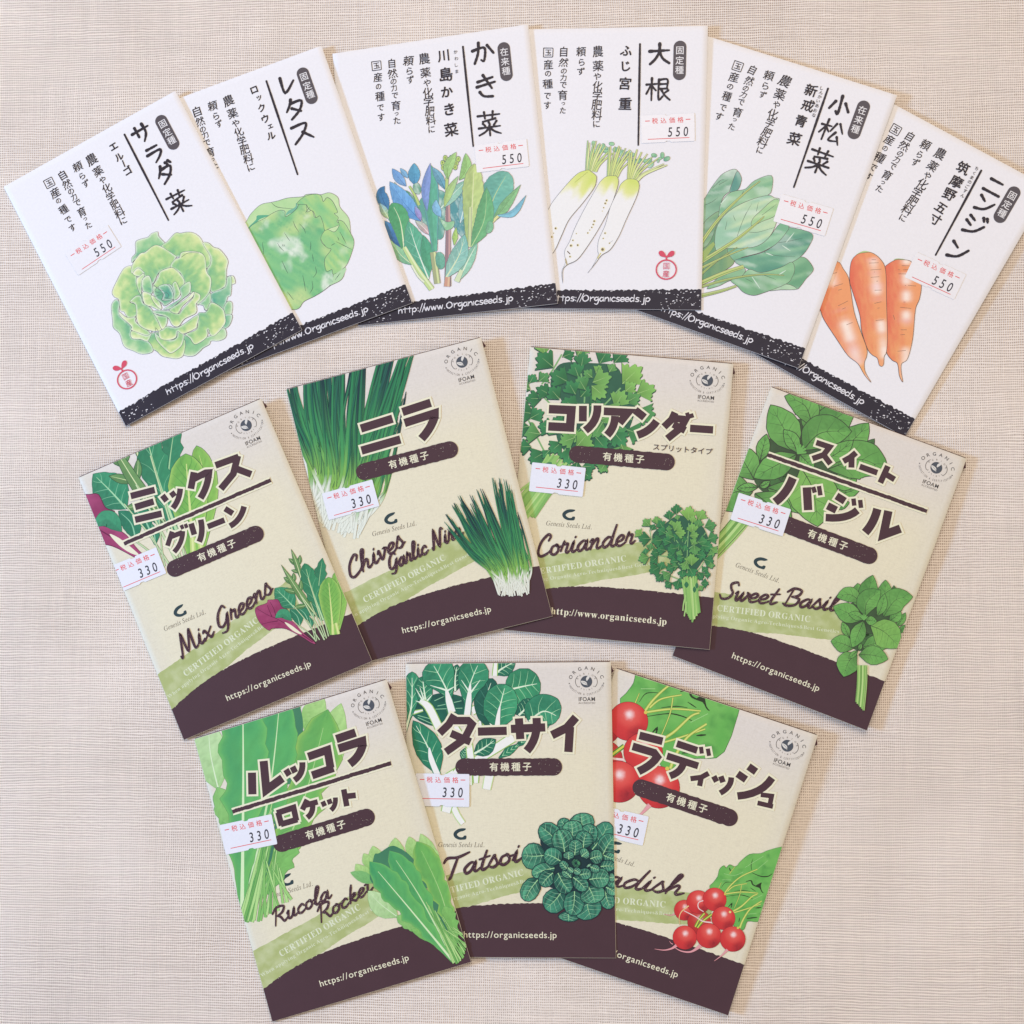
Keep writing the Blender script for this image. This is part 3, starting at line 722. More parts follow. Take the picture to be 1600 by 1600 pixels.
# ---------------------------------------------------------------- shared print of the white packets
INKB = C('#2a2530')
PLAIN = [('農薬や化学肥料に', 415, [172, 246, 303, 352, 401, 452, 503, 550]), ('頼らず', 330, [170, 227, 273]),
         ('自然の力で育った', 240, [170, 226, 270, 304, 345, 398, 442, 478]), ('国産の種です', 160, [172, 234, 284, 338, 398, 448])]
def white_base(pk, dk, tag, tail_www=False, seed=0):
    """dk maps the daikon crop's pixels to card mm: every white packet shares that layout"""
    envelope(pk)
    ik = Ink(pk); r = random.Random(seed)
    e = jag([(0, 132.4), (25, 131.3), (50, 131.2), (75, 130.9), (100, 130.4)], .36, .42, 11)
    ik.poly(e + [(100, L), (0, L)], lambda u, v: C('#2d2936') * (1 + .15 * (vn(u * .5, v * .5, 3) - .5))[:, None], 3)
    rr = random.Random(5)
    for k in range(70):
        right = rr.random() < .62
        u = rr.uniform(80, 99.5) if right else rr.uniform(.5, 17)
        v = rr.uniform(132.0, 139.8); s = rr.choice([.1, .13, .16, .22, .3, .42])
        a = rr.uniform(-.9, .6); ik.line([(u, v), (u + s * 1.6 * math.cos(a), v + s * 1.6 * math.sin(a))], s * 1.1, C('#e8e6ee'))
    for k in range(26):
        u = rr.choice([rr.uniform(.5, 20), rr.uniform(76, 99), rr.uniform(20, 76)]); v = 131.2 + rr.uniform(.1, 1.4); s = rr.uniform(.12, .4)
        ik.line([(u, v), (u + s * 2, v - s * .5)], s, C('#eceaf2'))
    ik.build('base_band')
    ik = Ink(pk); t = 'http://www.Organicseeds.jp' if tail_www else 'https://Organicseeds.jp'
    ik_w = C('#e9e7f0')
    u0, u1 = (20.8, 78.6) if tail_www else (26.0, 75.2)
    strokes_text(ik, t, PEN, (u0, 136.7), 4.5, .5, ik_w, 0, .03, fit=u1 - u0)
    ik.build('website_lettering')
    ik = Ink(pk)
    for txt, x, ys in PLAIN:
        for ch, y in zip(txt, ys):
            p = dk.one(x + r.uniform(-2, 2), y + r.uniform(-1.5, 1.5))
            kj = ord(ch) > 0x4e00
            sz = {'農': 6.2, '薬': 5.6, '然': 5.0, 'の': 3.5, '力': 3.7, 'で': 4.0, 'っ': 2.8, 'た': 3.9}.get(ch, 5.3 if kj else 4.2)
            if ch == '国':
                q = 2.35; b = [(p[0] - q, p[1] - q), (p[0] + q, p[1] - q * .95), (p[0] + q * .97, p[1] + q), (p[0] - q, p[1] + q * .97), (p[0] - q, p[1] - q)]
                ik.line(resample(b, .5), .36, INKB, rough=.2); ik.glyph('玉', p, 3.5, INKB, r.uniform(-3, 3), .014, center=True); continue
            ik.glyph(ch, p, sz * r.uniform(.95, 1.06), INKB, r.uniform(-6, 6), .016 if not kj else .011, r.uniform(.9, 1.04), r.uniform(-.05, .12), center=True, wob=.02)
    ik.build('description_lettering')
    ik = Ink(pk); u, v0, v1, rad = 86.6, 7.2, 27.0, 3.15
    P = [(u + rad * math.cos(a), v0 + rad - rad * math.sin(a)) for a in np.linspace(0, math.pi, 14)] + [(u - rad * math.cos(a), v1 - rad + rad * math.sin(a)) for a in np.linspace(0, math.pi, 14)]
    ik.poly(P, C('#565057'))
    pl = ik.build('variety_pill'); ik = Ink(pk)
    for ch, y in zip(tag, (12.1, 17.1, 21.9)): ik.glyph(ch, (u, y), 4.4, C('#efedf2'), 0, .006, center=True)
    ik.build('pill_lettering', parent=pl)
def white_titles(pk, D, title, rule_, sub, furi=()):
    ik = Ink(pk)
    for ch, x, y, sz in title: pen_char(ik, ch, D.one(x, y), sz, 1.5 if ch not in '菜根松' else 1.15, INKB, random.uniform(-3, 3))
    ik.build('title_lettering')
    ik = Ink(pk); P = resample(D(list(rule_)), 1.0); ik.line(P, [1.0, 1.2, .95, .85], INKB, rough=.18); ik.build('title_rule')
    ik = Ink(pk); r = random.Random(len(title))
    for ch, x, y, sz in sub:
        p = D.one(x, y)
        if ch == '|':
            ik.line([(p[0] + .1, p[1] - 1.7), (p[0] - .2, p[1] + 1.6)], .6, INKB); continue
        ik.glyph(ch, p, sz * (.9 if ord(ch) < 0x3100 else 1), INKB, r.uniform(-5, 5), .026 if ord(ch) > 0x4e00 else .036, 1, r.uniform(-.02, .1), center=True, wob=.015)
    for ch, x, y in furi: ik.glyph(ch, D.one(x, y), 2.1, C('#4a464e'), 0, .012, center=True)
    ik.build('variety_lettering')
def origin_stamp(pk, x, y):
    ik = Ink(pk); red = C('#d8506a')
    ik.ring((x, y), 4.9, 4.7, .66, red, n=48)
    ik.line([(x, y - 4.6), (x - .1, y - 6.4)], .8, red)
    for sx in (-1, 1):
        ik.poly([(x + sx * a, y + b) for a, b in cat([(.2, -6.2), (.8, -7.9), (2.2, -9.2), (3.6, -9.0), (3.9, -7.9), (2.9, -6.6), (1.4, -6.2)], 4, True)], red)
    st = ik.build('origin_stamp'); ik = Ink(pk)
    ik.glyph('国', (x, y - 1.75), 3.6, C('#dd6f85'), 0, 0, center=True); ik.glyph('産', (x - .1, y + 2.05), 3.6, C('#d8506a'), 0, .006, center=True)
    ik.build('stamp_lettering', parent=st)
# ---------------------------------------------------------------- pictures of the white packets (coloured pencil)
OUTL = C('#5b5f66')
def pencil(c_in, c_mid, c_out, cen, r0, r1, s=0, rim=None, poly=None):
    def f(u, v):
        d = np.hypot(u - cen[0], v - cen[1]); t = (d - r0) / (r1 - r0)
        an = np.arctan2(v - cen[1], u - cen[0])
        hz = vn(an * 14 + s, d * .45, s) - .5
        t = np.clip(t + .55 * hz + .25 * (fb(u * .2, v * .2, s + 4) - .5), 0, 1)
        c = np.where((t < .5)[:, None], mixc(c_in, c_mid, t * 2), mixc(c_mid, c_out, t * 2 - 1))
        if poly is not None:
            de = dist_edge(u, v, poly)
            c = mixc(c, C('#f4f5ee'), np.clip(.75 - de / 1.3, 0, 1) * np.clip(.3 + 1.2 * vn(u * .35, v * .35, s + 7), 0, 1))
        return c * (1 + .10 * (vn(u * 3, v * 3, s) - .5))[:, None]
    return f
def draw_butterhead(ik, D):
    cen = D.one(690, 800); k = D.k
    def leafp(pts, pal=0, s=1, out=1):
        P = D(pts); A = np.array(P); d = np.hypot(A[:, 0] - cen[0], A[:, 1] - cen[1])
        pals = [('#7db98a', '#a5cf8c', '#dbe6a4'), ('#6fb08c', '#93c893', '#c6deae'), ('#8cc487', '#b4d692', '#e3eab2'), ('#5aa58f', '#78b893', '#a5cfa6')]
        a, b, c = [C(x) for x in pals[pal]]
        PP = cat(P, 4, True)
        ik.poly(PP, pencil(a, b, c, cen, d.min() * .95, d.max() * 1.0, s, poly=PP), .75)
        ik.line(list(PP) + [PP[0]], [.13, .2, .12, .22, .13], OUTL, cap=False)
    L_ = [
     ([(300, 440), (300, 380), (340, 330), (340, 210), (390, 175), (480, 150), (520, 110), (590, 88), (605, 140), (680, 225), (640, 260), (450, 330), (340, 400)], 1),
     ([(640, 260), (700, 200), (790, 105), (850, 105), (930, 92), (1010, 105), (1080, 160), (1120, 240), (1190, 370), (1190, 460), (1130, 500), (850, 380), (780, 380)], 0),
     ([(1105, 220), (1170, 215), (1230, 265), (1300, 290), (1390, 410), (1375, 520), (1370, 680), (1330, 730), (1200, 770), (1150, 540), (1190, 460), (1190, 370)], 0),
     ([(1370, 610), (1450, 590), (1475, 670), (1430, 690), (1400, 700)], 2),
     ([(1200, 790), (1330, 735), (1370, 690), (1380, 610), (1430, 605), (1425, 800), (1390, 830), (1370, 900), (1350, 970), (1250, 930), (1200, 880)], 3),
     ([(1340, 960), (1385, 880), (1440, 900), (1430, 1030), (1360, 1040)], 1),
     ([(1350, 1035), (1440, 1035), (1410, 1150), (1340, 1190), (1320, 1100)], 3),
     ([(820, 1430), (890, 1260), (1160, 1280), (1330, 1180), (1375, 1240), (1355, 1300), (1280, 1330), (1200, 1330), (1180, 1370), (1110, 1410), (1070, 1450), (1000, 1500), (900, 1495)], 1),
     ([(470, 1330), (560, 1230), (880, 1290), (890, 1475), (820, 1530), (720, 1520), (640, 1500), (580, 1445), (510, 1410)], 0),
     ([(120, 855), (75, 900), (65, 960), (80, 1100), (90, 1180), (160, 1250), (210, 1390), (310, 1440), (420, 1480), (540, 1445), (480, 1330), (300, 1290), (290, 1160), (160, 1030), (160, 900)], 1),
     ([(300, 480), (230, 490), (190, 530), (130, 640), (75, 770), (100, 830), (150, 860), (170, 980), (210, 1000), (250, 1060), (330, 1060), (420, 930), (420, 800), (360, 690), (350, 580)], 0),
     ([(160, 1000), (240, 1060), (340, 1060), (350, 1120), (500, 1230), (470, 1270), (300, 1210), (290, 1160), (170, 1050)], 2),
     ([(300, 1215), (470, 1270), (530, 1215), (480, 1330), (400, 1310), (300, 1300)], 2),
     ([(310, 560), (290, 540), (310, 450), (390, 340), (450, 320), (540, 250), (620, 250), (780, 350), (800, 380), (740, 490), (610, 550), (540, 680), (470, 640), (420, 560), (370, 500)], 0),
     ([(310, 565), (370, 500), (430, 540), (440, 560), (385, 600)], 2),
     ([(740, 490), (780, 410), (840, 380), (870, 320), (1040, 315), (1130, 375), (1150, 540), (1195, 610), (1200, 690), (1170, 800), (1060, 910), (1040, 905), (890, 660), (850, 560)], 0),
     ([(1060, 910), (1120, 860), (1190, 780), (1195, 900), (1170, 970), (1130, 980), (1110, 930)], 1),
     ([(540, 700), (600, 600), (620, 540), (740, 495), (800, 520), (860, 580), (900, 660), (850, 750), (700, 780), (560, 740)], 0),
     ([(355, 620), (380, 600), (430, 560), (440, 600), (415, 640), (410, 740), (400, 810), (355, 700)], 2),
     ([(415, 640), (490, 585), (530, 680), (530, 790), (430, 770)], 1),
     ([(430, 770), (520, 800), (560, 870), (630, 910), (620, 980), (520, 940), (450, 920), (420, 830)], 2),
     ([(1050, 1020), (1140, 1000), (1200, 890), (1330, 960), (1360, 1050), (1355, 1140), (1240, 1270), (1180, 1250), (1160, 1200), (1150, 1290), (1020, 1370), (960, 1300), (910, 1250), (1040, 1190)], 0),
     ([(560, 1230), (600, 1270), (740, 1320), (810, 1290), (820, 1220), (890, 1250), (880, 1340), (850, 1400), (750, 1470), (680, 1430), (580, 1320)], 0),
     ([(600, 1180), (640, 1200), (700, 1160), (830, 1170), (1050, 1030), (1040, 1150), (1020, 1190), (880, 1250), (820, 1220), (800, 1290), (720, 1320), (620, 1300)], 0),
     ([(275, 890), (340, 820), (400, 820), (430, 900), (520, 960), (600, 1100), (640, 1190), (570, 1220), (440, 1190), (360, 1110), (340, 920)], 0),
     ([(540, 1000), (600, 1040), (700, 1060), (690, 1150), (640, 1195), (590, 1090)], 2),
     ([(540, 990), (620, 980), (740, 990), (830, 1020), (880, 960), (1000, 830), (990, 770), (1070, 800), (1070, 860), (1030, 910), (1030, 1010), (900, 1080), (830, 1165), (760, 1150), (700, 1060), (560, 1020)], 0),
     ([(740, 960), (900, 860), (1000, 770), (990, 830), (880, 930), (830, 1010), (790, 1020), (730, 990)], 2),
     ([(660, 965), (820, 870), (860, 820), (840, 740), (900, 680), (955, 655), (970, 690), (960, 780), (880, 850), (740, 960)], 1),
     ([(520, 810), (600, 860), (640, 960), (600, 950), (540, 880)], 2),
     ([(540, 710), (590, 720), (670, 690), (740, 690), (780, 760), (780, 850), (680, 930), (640, 900), (560, 830)], 1),
     ([(760, 690), (800, 655), (840, 740), (850, 800), (800, 860), (770, 850), (780, 770)], 0),
     ([(600, 715), (700, 685), (760, 760), (770, 850), (700, 870), (640, 860), (660, 800)], 3),
    ]
    for i, (p, q) in enumerate(L_): leafp(p, q, i + 1)
    for st in ([(650, 800), (690, 780), (720, 810), (700, 840), (670, 830)], [(640, 870), (700, 850), (770, 860), (770, 890)], [(590, 720), (560, 760), (600, 780), (650, 790)],
               [(545, 690), (600, 740), (660, 760)], [(1130, 980), (1120, 960), (1150, 990), (1170, 960)], [(570, 1220), (570, 1180), (600, 1220), (590, 1250)], [(1160, 1200), (1180, 1210), (1180, 1250)],
               [(340, 910), (310, 905), (275, 885), (330, 890)], [(560, 830), (600, 810), (650, 810), (640, 870)], [(860, 380), (940, 330), (1060, 330)]):
        ik.line(D(st), .17, OUTL, 4, cap=False)
def draw_iceberg(ik, D):
    def ball(u, v):
        a = hatch(u, v, .9, 3, .09, .55); b = hatch(u, v, 1.0, 9, .16, 1.3); t = fb(u * .085, v * .085, 2)
        c = mixc(C('#8ecb8b'), C('#74bb86'), a * 1.2)
        c = mixc(c, C('#cfe09a'), np.clip((t - .42) * 4, 0, 1) * (.5 + .5 * b))
        c = mixc(c, C('#eef2e8'), np.clip((fb(u * .11 + 9, v * .11, 6) - .55) * 4.2, 0, .85))
        return mixc(c, C('#63ad80'), np.clip((b - .62) * 1.8, 0, .5))
    sil = [(80, 450), (140, 350), (260, 240), (390, 210), (480, 190), (600, 155), (780, 140), (830, 112), (950, 105), (1010, 115), (1120, 90), (1225, 150), (1250, 270), (1360, 410), (1385, 600), (1425, 700), (1400, 830),
           (1320, 1000), (1300, 1120), (1250, 1190), (1130, 1250), (1050, 1310), (930, 1385), (800, 1450), (740, 1530), (640, 1550), (300, 1500), (-60, 900), (10, 560)]
    blob(ik, D(sil), lambda u, v: mixc(C('#cfe5b2'), C('#a9d598'), fb(u * .15, v * .15, 1) * 1.3 - .2), OUTL, .16, 1.2)
    ik.poly(cat(D([(100, 530), (200, 430), (210, 380), (270, 370), (370, 375), (250, 420), (190, 490), (130, 560)]), 3, True), C('#5fae8b'))
    ik.poly(cat(D([(570, 380), (600, 320), (690, 270), (700, 220), (720, 240), (690, 330), (620, 350)]), 3, True), C('#79b79c'))
    blob(ik, D([(100, 560), (200, 465), (300, 415), (400, 350), (490, 310), (560, 320), (575, 390), (700, 300), (740, 235), (830, 240), (840, 330), (900, 310), (930, 390), (960, 400), (1000, 375), (1050, 480), (1060, 560), (1010, 680), (1080, 770), (1140, 790), (1125, 870), (1060, 920), (1080, 1070),
                (1150, 1050), (1165, 1140), (1150, 1220), (1050, 1310), (930, 1385), (800, 1450), (740, 1530), (640, 1550), (300, 1500), (-60, 900)]), ball, C('#46505a'), .16, .9)
    g2 = lambda u, v: mixc(mixc(C('#7fc58c'), C('#b9d98c'), hatch(u, v, 1.2, 5, .12, .8)), C('#e9f0d4'), np.clip((fb(u * .12, v * .12, 14) - .6) * 3, 0, .7))
    blob(ik, D([(1010, 660), (1080, 550), (1180, 580), (1240, 500), (1225, 435), (1300, 460), (1385, 600), (1425, 700), (1400, 830), (1320, 1010), (1170, 1110), (1150, 1050), (1080, 1070), (1060, 920), (1140, 800), (1080, 770)]), g2, C('#4b555c'), .16, 1)
    blob(ik, D([(710, 225), (790, 150), (900, 110), (1010, 120), (1040, 200), (1090, 150), (1160, 200), (1220, 330), (1180, 350), (1230, 400), (1210, 450), (1240, 490), (1100, 545), (1060, 560), (1040, 470), (1000, 380), (950, 400), (920, 330), (870, 300), (840, 260), (830, 240), (750, 235)]), g2, C('#4b555c'), .17, 1)
    ik.poly(cat(D([(1175, 1120), (1320, 1030), (1300, 1110), (1250, 1180), (1130, 1245), (1160, 1200)]), 3, True), C('#b5d9ad'))
    for st in ([(665, 440), (690, 510), (740, 585)], [(740, 475), (800, 540), (820, 600)], [(555, 590), (600, 660), (630, 695)], [(470, 720), (500, 770), (550, 820)], [(525, 940), (560, 1020), (600, 1100)], [(885, 700), (885, 760), (875, 815)],
               [(905, 860), (920, 950)], [(940, 1010), (955, 1090), (915, 1150)], [(785, 1120), (805, 1220), (820, 1320)], [(900, 1190), (910, 1280), (870, 1350)], [(590, 1325), (670, 1430)], [(280, 710), (300, 860)], [(1200, 700), (1400, 800)],
               [(1250, 580), (1330, 730)], [(390, 210), (470, 270), (660, 290)], [(1220, 640), (1240, 690)], [(1140, 750), (1190, 720)], [(1190, 1180), (1255, 1090)], [(820, 340), (850, 300), (870, 270)], [(530, 735), (540, 765)], [(550, 735), (555, 760)]):
        ik.line(D(st), [.1, .26, .1], C('#3d4a50'), 4, cap=False)
def draw_kakina(ik, D):
    k = D.k; o = C('#66767c')
    def lf(sp, w, sh, lo, hi, **kw):
        a = dict(out=o, outw=.14, rib=C('#d8e2b8'), ribw=.45, nv=4, grain=.3, split=.35, wav=(.1, 12), seed=int(w)); a.update(kw)
        leaf(ik, D(sp), w * k, sh, C(lo), C(hi), **a)
    def pb(pts, c, s=2):
        c0 = C(c); blob(ik, D(pts), lambda u, v: mixc(c0, C('#e3efe8'), .6 * np.clip((hatch(u, v, 1.2, s, .2, 1.5) - .5) * 2.2, 0, 1)), o, .13, .8)
    def st(pts, w, c, c2=None):
        P = cat(D(pts), 6); ik.line(P, np.array(w if np.ndim(w) else [w, w]) * k + .28, o, cap=False); ik.line(P, np.array(w if np.ndim(w) else [w, w]) * k, C(c), cap=False)
        if c2: ik.line([(a + .35 * k * np.max(w) * .6, b) for a, b in P], np.max(w) * k * .3, C(c2), cap=False)
    lf([(420, 1180), (300, 1080), (190, 930)], 60, OVATE, '#7fbf9b', '#a9d2a4')
    lf([(310, 1010), (200, 830), (135, 735)], 58, OVATE, '#3c6b9f', '#5b93c4', rib=C('#4a7db0'))
    lf([(170, 640), (100, 470), (135, 390)], 62, OVATE, '#4e86b4', '#3f78a6', rib=C('#335f8c'))
    lf([(180, 720), (120, 620), (85, 560)], 40, OVATE, '#b9cf8a', '#86b8d2')
    pb([(800, 500), (960, 440), (950, 700), (930, 900), (840, 820), (780, 640)], '#5a9aa2', 3)
    pb([(930, 620), (1060, 560), (1160, 640), (1090, 900), (980, 1000), (930, 850)], '#5ea596', 5)
    pb([(480, 560), (540, 480), (640, 420), (760, 480), (740, 640), (720, 900), (600, 900), (520, 760)], '#64a69a', 6)
    pb([(230, 350), (300, 420), (380, 450), (470, 560), (480, 640), (380, 560), (280, 460)], '#5b9a80', 8)
    lf([(350, 390), (270, 300), (210, 215)], 48, OVATE, '#86b4e2', '#6f9fd8', rib=C('#4a6fb0'), ribw=.25)
    lf([(440, 380), (430, 280), (430, 160)], 64, OVATE, '#5b9fc8', '#66abc9', rib=C('#3b78a0'), ribw=.25)
    lf([(370, 310), (330, 260), (290, 212)], 26, OVATE, '#7fb3dc', '#86b8dc', rib=None)
    st([(480, 580), (430, 470), (380, 390)], [26, 18], '#b9cf7e'); pb([(420, 380), (470, 360), (500, 420), (480, 470), (430, 450)], '#6fa58a', 4)
    lf([(500, 740), (340, 570), (185, 345)], 95, OVATE, '#6aa5e2', '#7fb6e4', rib=C('#3f6fb0'), ribw=.3, vein=C('#5a8cc8'))
    lf([(500, 735), (470, 660), (440, 590)], 30, OVATE, '#a58fd0', '#9fb0e0', rib=None)
    lf([(590, 880), (520, 800), (440, 735)], 40, OVATE, '#dda6b5', '#a9d0b9', rib=C('#f0e2e2'))
    lf([(330, 1010), (290, 740), (205, 560)], 105, STRAP, '#62b07c', '#57a474', rib=C('#dfe8c2'), ribw=.8)
    lf([(575, 1320), (450, 1000), (370, 740)], 125, OVATE, '#6dbb9e', '#5fb090', rib=C('#e9f1e2'), ribw=.7, vein=C('#a5d4c0'))
    lf([(590, 1250), (560, 1050), (520, 880)], 70, OVATE, '#5fae86', '#54a488', rib=None)
    st([(330, 1000), (460, 1220), (605, 1420)], [40, 55, 58], '#c6dc98', '#e2ecc0'); st([(405, 1180), (470, 1290), (530, 1350)], 20, '#e6ecd0')
    lf([(640, 1040), (620, 700), (597, 180)], 92, STRAP, '#6bb898', '#5fae9a', rib=None, edge=C('#6fa4c6'), w2=70 * k)
    lf([(560, 640), (545, 420), (592, 160)], 46, OVATE, '#7fa0d8', '#8fa0dc', rib=None)
    lf([(735, 420), (690, 320), (610, 200)], 44, OVATE, '#6aa5bc', '#7fb3cc', rib=C('#3f6a80'), ribw=.25)
    st([(620, 1050), (640, 1200), (662, 1365)], 62, '#a9b088', '#d6dfa5')
    lf([(700, 1220), (690, 1120), (670, 1050)], 50, ROUND, '#6fb09a', '#7fbfaa', rib=None)
    st([(765, 560), (770, 820), (765, 1390)], [34, 46, 66], '#9b8088', '#c9a2a0'); st([(755, 580), (755, 400), (760, 300)], [26, 30], '#b7cf84')
    pb([(690, 720), (760, 750), (830, 740), (820, 800), (770, 830), (740, 825)], '#93c89c', 7)
    lf([(830, 980), (840, 880), (850, 800)], 30, LANCE, '#a9cf7a', '#b9d97a', rib=None)
    lf([(890, 760), (940, 550), (960, 380)], 60, OVATE, '#8fc4d2', '#9cc8c0', rib=C('#dfeae6'))
    lf([(690, 620), (820, 470), (960, 330)], 62, OVATE, '#a9d2c0', '#8fc6b2', rib=C('#e5efe4'))
    lf([(700, 700), (650, 610), (650, 525)], 44, OVATE, '#86bde4', '#8fc2e0', rib=None)
    lf([(730, 600), (790, 430), (870, 290)], 40, OVATE, '#b9d47e', '#a9cfa0', rib=None)
    for q in ((715, 160), (740, 110), (720, 205), (770, 130), (850, 160), (870, 120), (840, 200), (800, 110)):
        p = D.one(*q); ik.dot(p, 24 * k, o, 10, 1.4); ik.dot(p, 20 * k, C('#bcd57a'), 10, 1.4)
    lf([(765, 320), (770, 200), (850, 50)], 52, OVATE, '#a2cf8c', '#b3d88e', rib=C('#7a9a5c'), ribw=.3)
    lf([(880, 330), (950, 220), (945, 62)], 55, OVATE, '#9fce86', '#a5d288', rib=C('#7a9a5c'), ribw=.3)
    lf([(1170, 720), (1230, 500), (1370, 250)], 160, ROUND, '#66b2a8', '#84c4b0', rib=C('#c8d79a'), ribw=.6, wav=(.07, 14))
    lf([(1200, 760), (1330, 600), (1495, 375)], 54, LANCE, '#86c08c', '#93c890', rib=C('#6f8a60'), ribw=.3)
    lf([(1255, 685), (1420, 660), (1550, 480)], 34, LANCE, '#8cc8dc', '#7fbcd4', rib=None); st([(1190, 770), (1270, 690)], 26, '#e3e0a0')
    lf([(985, 1000), (1010, 600), (1030, 165)], 110, STRAP, '#b3cf8e', '#c9d98f', rib=C('#dfe3b4'), ribw=1.0)
    st([(992, 600), (985, 990)], [24, 30], '#cbd8a4')
    lf([(1000, 1000), (1130, 730), (1155, 400)], 95, OVATE, '#77b886', '#6db27f', rib=C('#c3dca4'), ribw=.4)
    lf([(1160, 860), (1190, 800), (1185, 740)], 34, ROUND, '#8fc9a0', '#7fbf9a', rib=None)
    lf([(870, 1340), (960, 1150), (1060, 960)], 62, OVATE, '#a5d4bc', '#8fcab0', rib=C('#e5efd8'), ribw=.9); st([(855, 1345), (905, 1230)], [54, 40], '#d5e3bc')
    lf([(745, 1310), (880, 1080), (935, 870)], 92, OVATE, '#a5d2c4', '#7dbcb4', rib=C('#dbe6c0'), ribw=.8, vein=C('#cfe4d8'))
    st([(765, 1300), (758, 1395)], [50, 62], '#cf9f8c', '#e0c0a0')
def draw_daikon(ik, D):
    o = C('#6a6a72'); k = D.k
    wh = C('#f0eff2'); yg = C('#d3e07a'); ye = C('#e9e9a8')
    tops = []
    for cx, cy, x0, x1, y0, y1, s in ((490, 385, 440, 735, 70, 250, 1), (715, 440, 655, 985, 125, 260, 2), (925, 475, 870, 1320, 165, 420, 3)):
        r = random.Random(s)
        for i in range(11):                                    # little leaf pieces behind the stalks
            x = r.uniform(x0 + 60, x1 - 40); y = r.uniform(y0 + 20, (y0 + cy) / 2 - 10); a = r.uniform(0, 6.28); w = r.uniform(22, 46)
            leaf(ik, D([(x, y), (x + w * 1.7 * math.cos(a), y + w * 1.7 * math.sin(a))]), w * .55 * k, ROUND, C(r.choice(['#7fbd97', '#93c9a0', '#6cae92'])), C(r.choice(['#a5d2a8', '#c6e2d0'])), out=C('#5d7a70'), outw=.12, nv=0, nt=10, ns=2, seed=i)
        n = 9
        for i in list(range(n)):
            f = (i + .5) / n; bx = cx - 55 + 110 * f; tx = x0 + (x1 - x0) * f ** 1.15 + r.uniform(-14, 14); ty = y0 + (y1 - y0) * max(0, f - .35) ** 1.5 * 1.4 + r.uniform(-10, 25)
            pts = cat(D([(bx, cy + 12 * abs(f - .5)), (bx + (tx - bx) * .28, cy + (ty - cy) * .42), (tx, ty)]), 6)
            w = r.uniform(18, 30) * k
            ik.line(pts, [w + .3, w * .8 + .3, w * .35 + .25], o, cap=False); ik.line(pts, [w, w * .8, w * .35], C(r.choice(['#d3e08e', '#c3d98c', '#dfe8a8', '#b4d496'])), cap=False)
    def root(left, right, top, s, ln):
        P = D(left) ; Q = D(right)
        A = cat(P, 5); B = cat(Q, 5); t0 = np.array(D.one(*top)); ax = np.array(P[-1]) - t0; Ln = np.hypot(*ax); ax /= Ln
        def f(u, v):
            d = (u - t0[0]) * ax[0] + (v - t0[1]) * ax[1]
            e = d / ln + .7 * (hatch(u, v, math.atan2(ax[1], ax[0]), s, .12, .5) - .5)
            c = mixc(yg, ye, e * 1.3); return mixc(c, wh, np.clip((e - .55) * 2.4, 0, 1))
        ik.poly(list(A) + list(B)[::-1], f, 1.0)
        ik.line(A, [.16, .2, .14], o, cap=False); ik.line(B, [.16, .26, .2, .28, .16], o, cap=False)
    root([(475, 375), (440, 375), (350, 410), (240, 520), (100, 690), (40, 790), (-60, 940), (-120, 1100), (-120, 1300), (-60, 1340)], [(475, 378), (540, 430), (545, 480), (520, 560), (400, 720), (260, 890), (180, 1060), (90, 1240), (-60, 1340)], (490, 390), 1, 15)
    root([(715, 432), (650, 440), (590, 490), (540, 570), (420, 780), (320, 980), (270, 1110), (215, 1220), (225, 1330), (185, 1430), (195, 1550)], [(715, 432), (760, 440), (775, 500), (750, 600), (690, 760), (560, 1000), (430, 1200), (340, 1310), (240, 1360), (195, 1420), (195, 1550)], (710, 440), 2, 9.5)
    root([(920, 465), (860, 470), (800, 520), (770, 590), (690, 760), (640, 940), (570, 1100), (560, 1210), (565, 1260), (510, 1370), (455, 1445)], [(920, 465), (970, 480), (992, 540), (960, 660), (850, 900), (780, 1060), (690, 1200), (600, 1260), (530, 1350), (455, 1445)], (920, 470), 3, 10)
    br = C('#7a6a58')
    for q, r_ in (((650, 690), 9), ((637, 720), 9), ((620, 765), 6), ((605, 800), 4), ((522, 905), 9), ((512, 940), 8), ((497, 970), 7), ((475, 998), 5), ((455, 1028), 7), ((335, 1035), 5), ((300, 1105), 7), ((280, 1160), 11), ((350, 1155), 9), ((270, 1275), 8), ((635, 1030), 8), ((615, 1085), 6), ((610, 1200), 15), ((680, 1135), 6), ((120, 980), 10), ((98, 1030), 5), ((80, 1070), 8)):
        p = D.one(*q); ik.dot((p[0] + .15, p[1]), r_ * k * 1.7, C('#e9dfb4'), 7); ik.dot(p, r_ * k, br, 6)
    ik.line(D([(245, 1220), (270, 1245)]), .5, br); ik.line(D([(225, 1300), (240, 1355)]), .7, C('#b9a882')); ik.line(D([(590, 1240), (560, 1290)]), .6, C('#d9cf8e')); ik.line(D([(680, 1135), (720, 1105)]), .12, o)
    for i in range(6): ik.line(D([(320 + i * 22, 500 - i * 18), (345 + i * 22, 485 - i * 18)]), .12, C('#8a9450'))
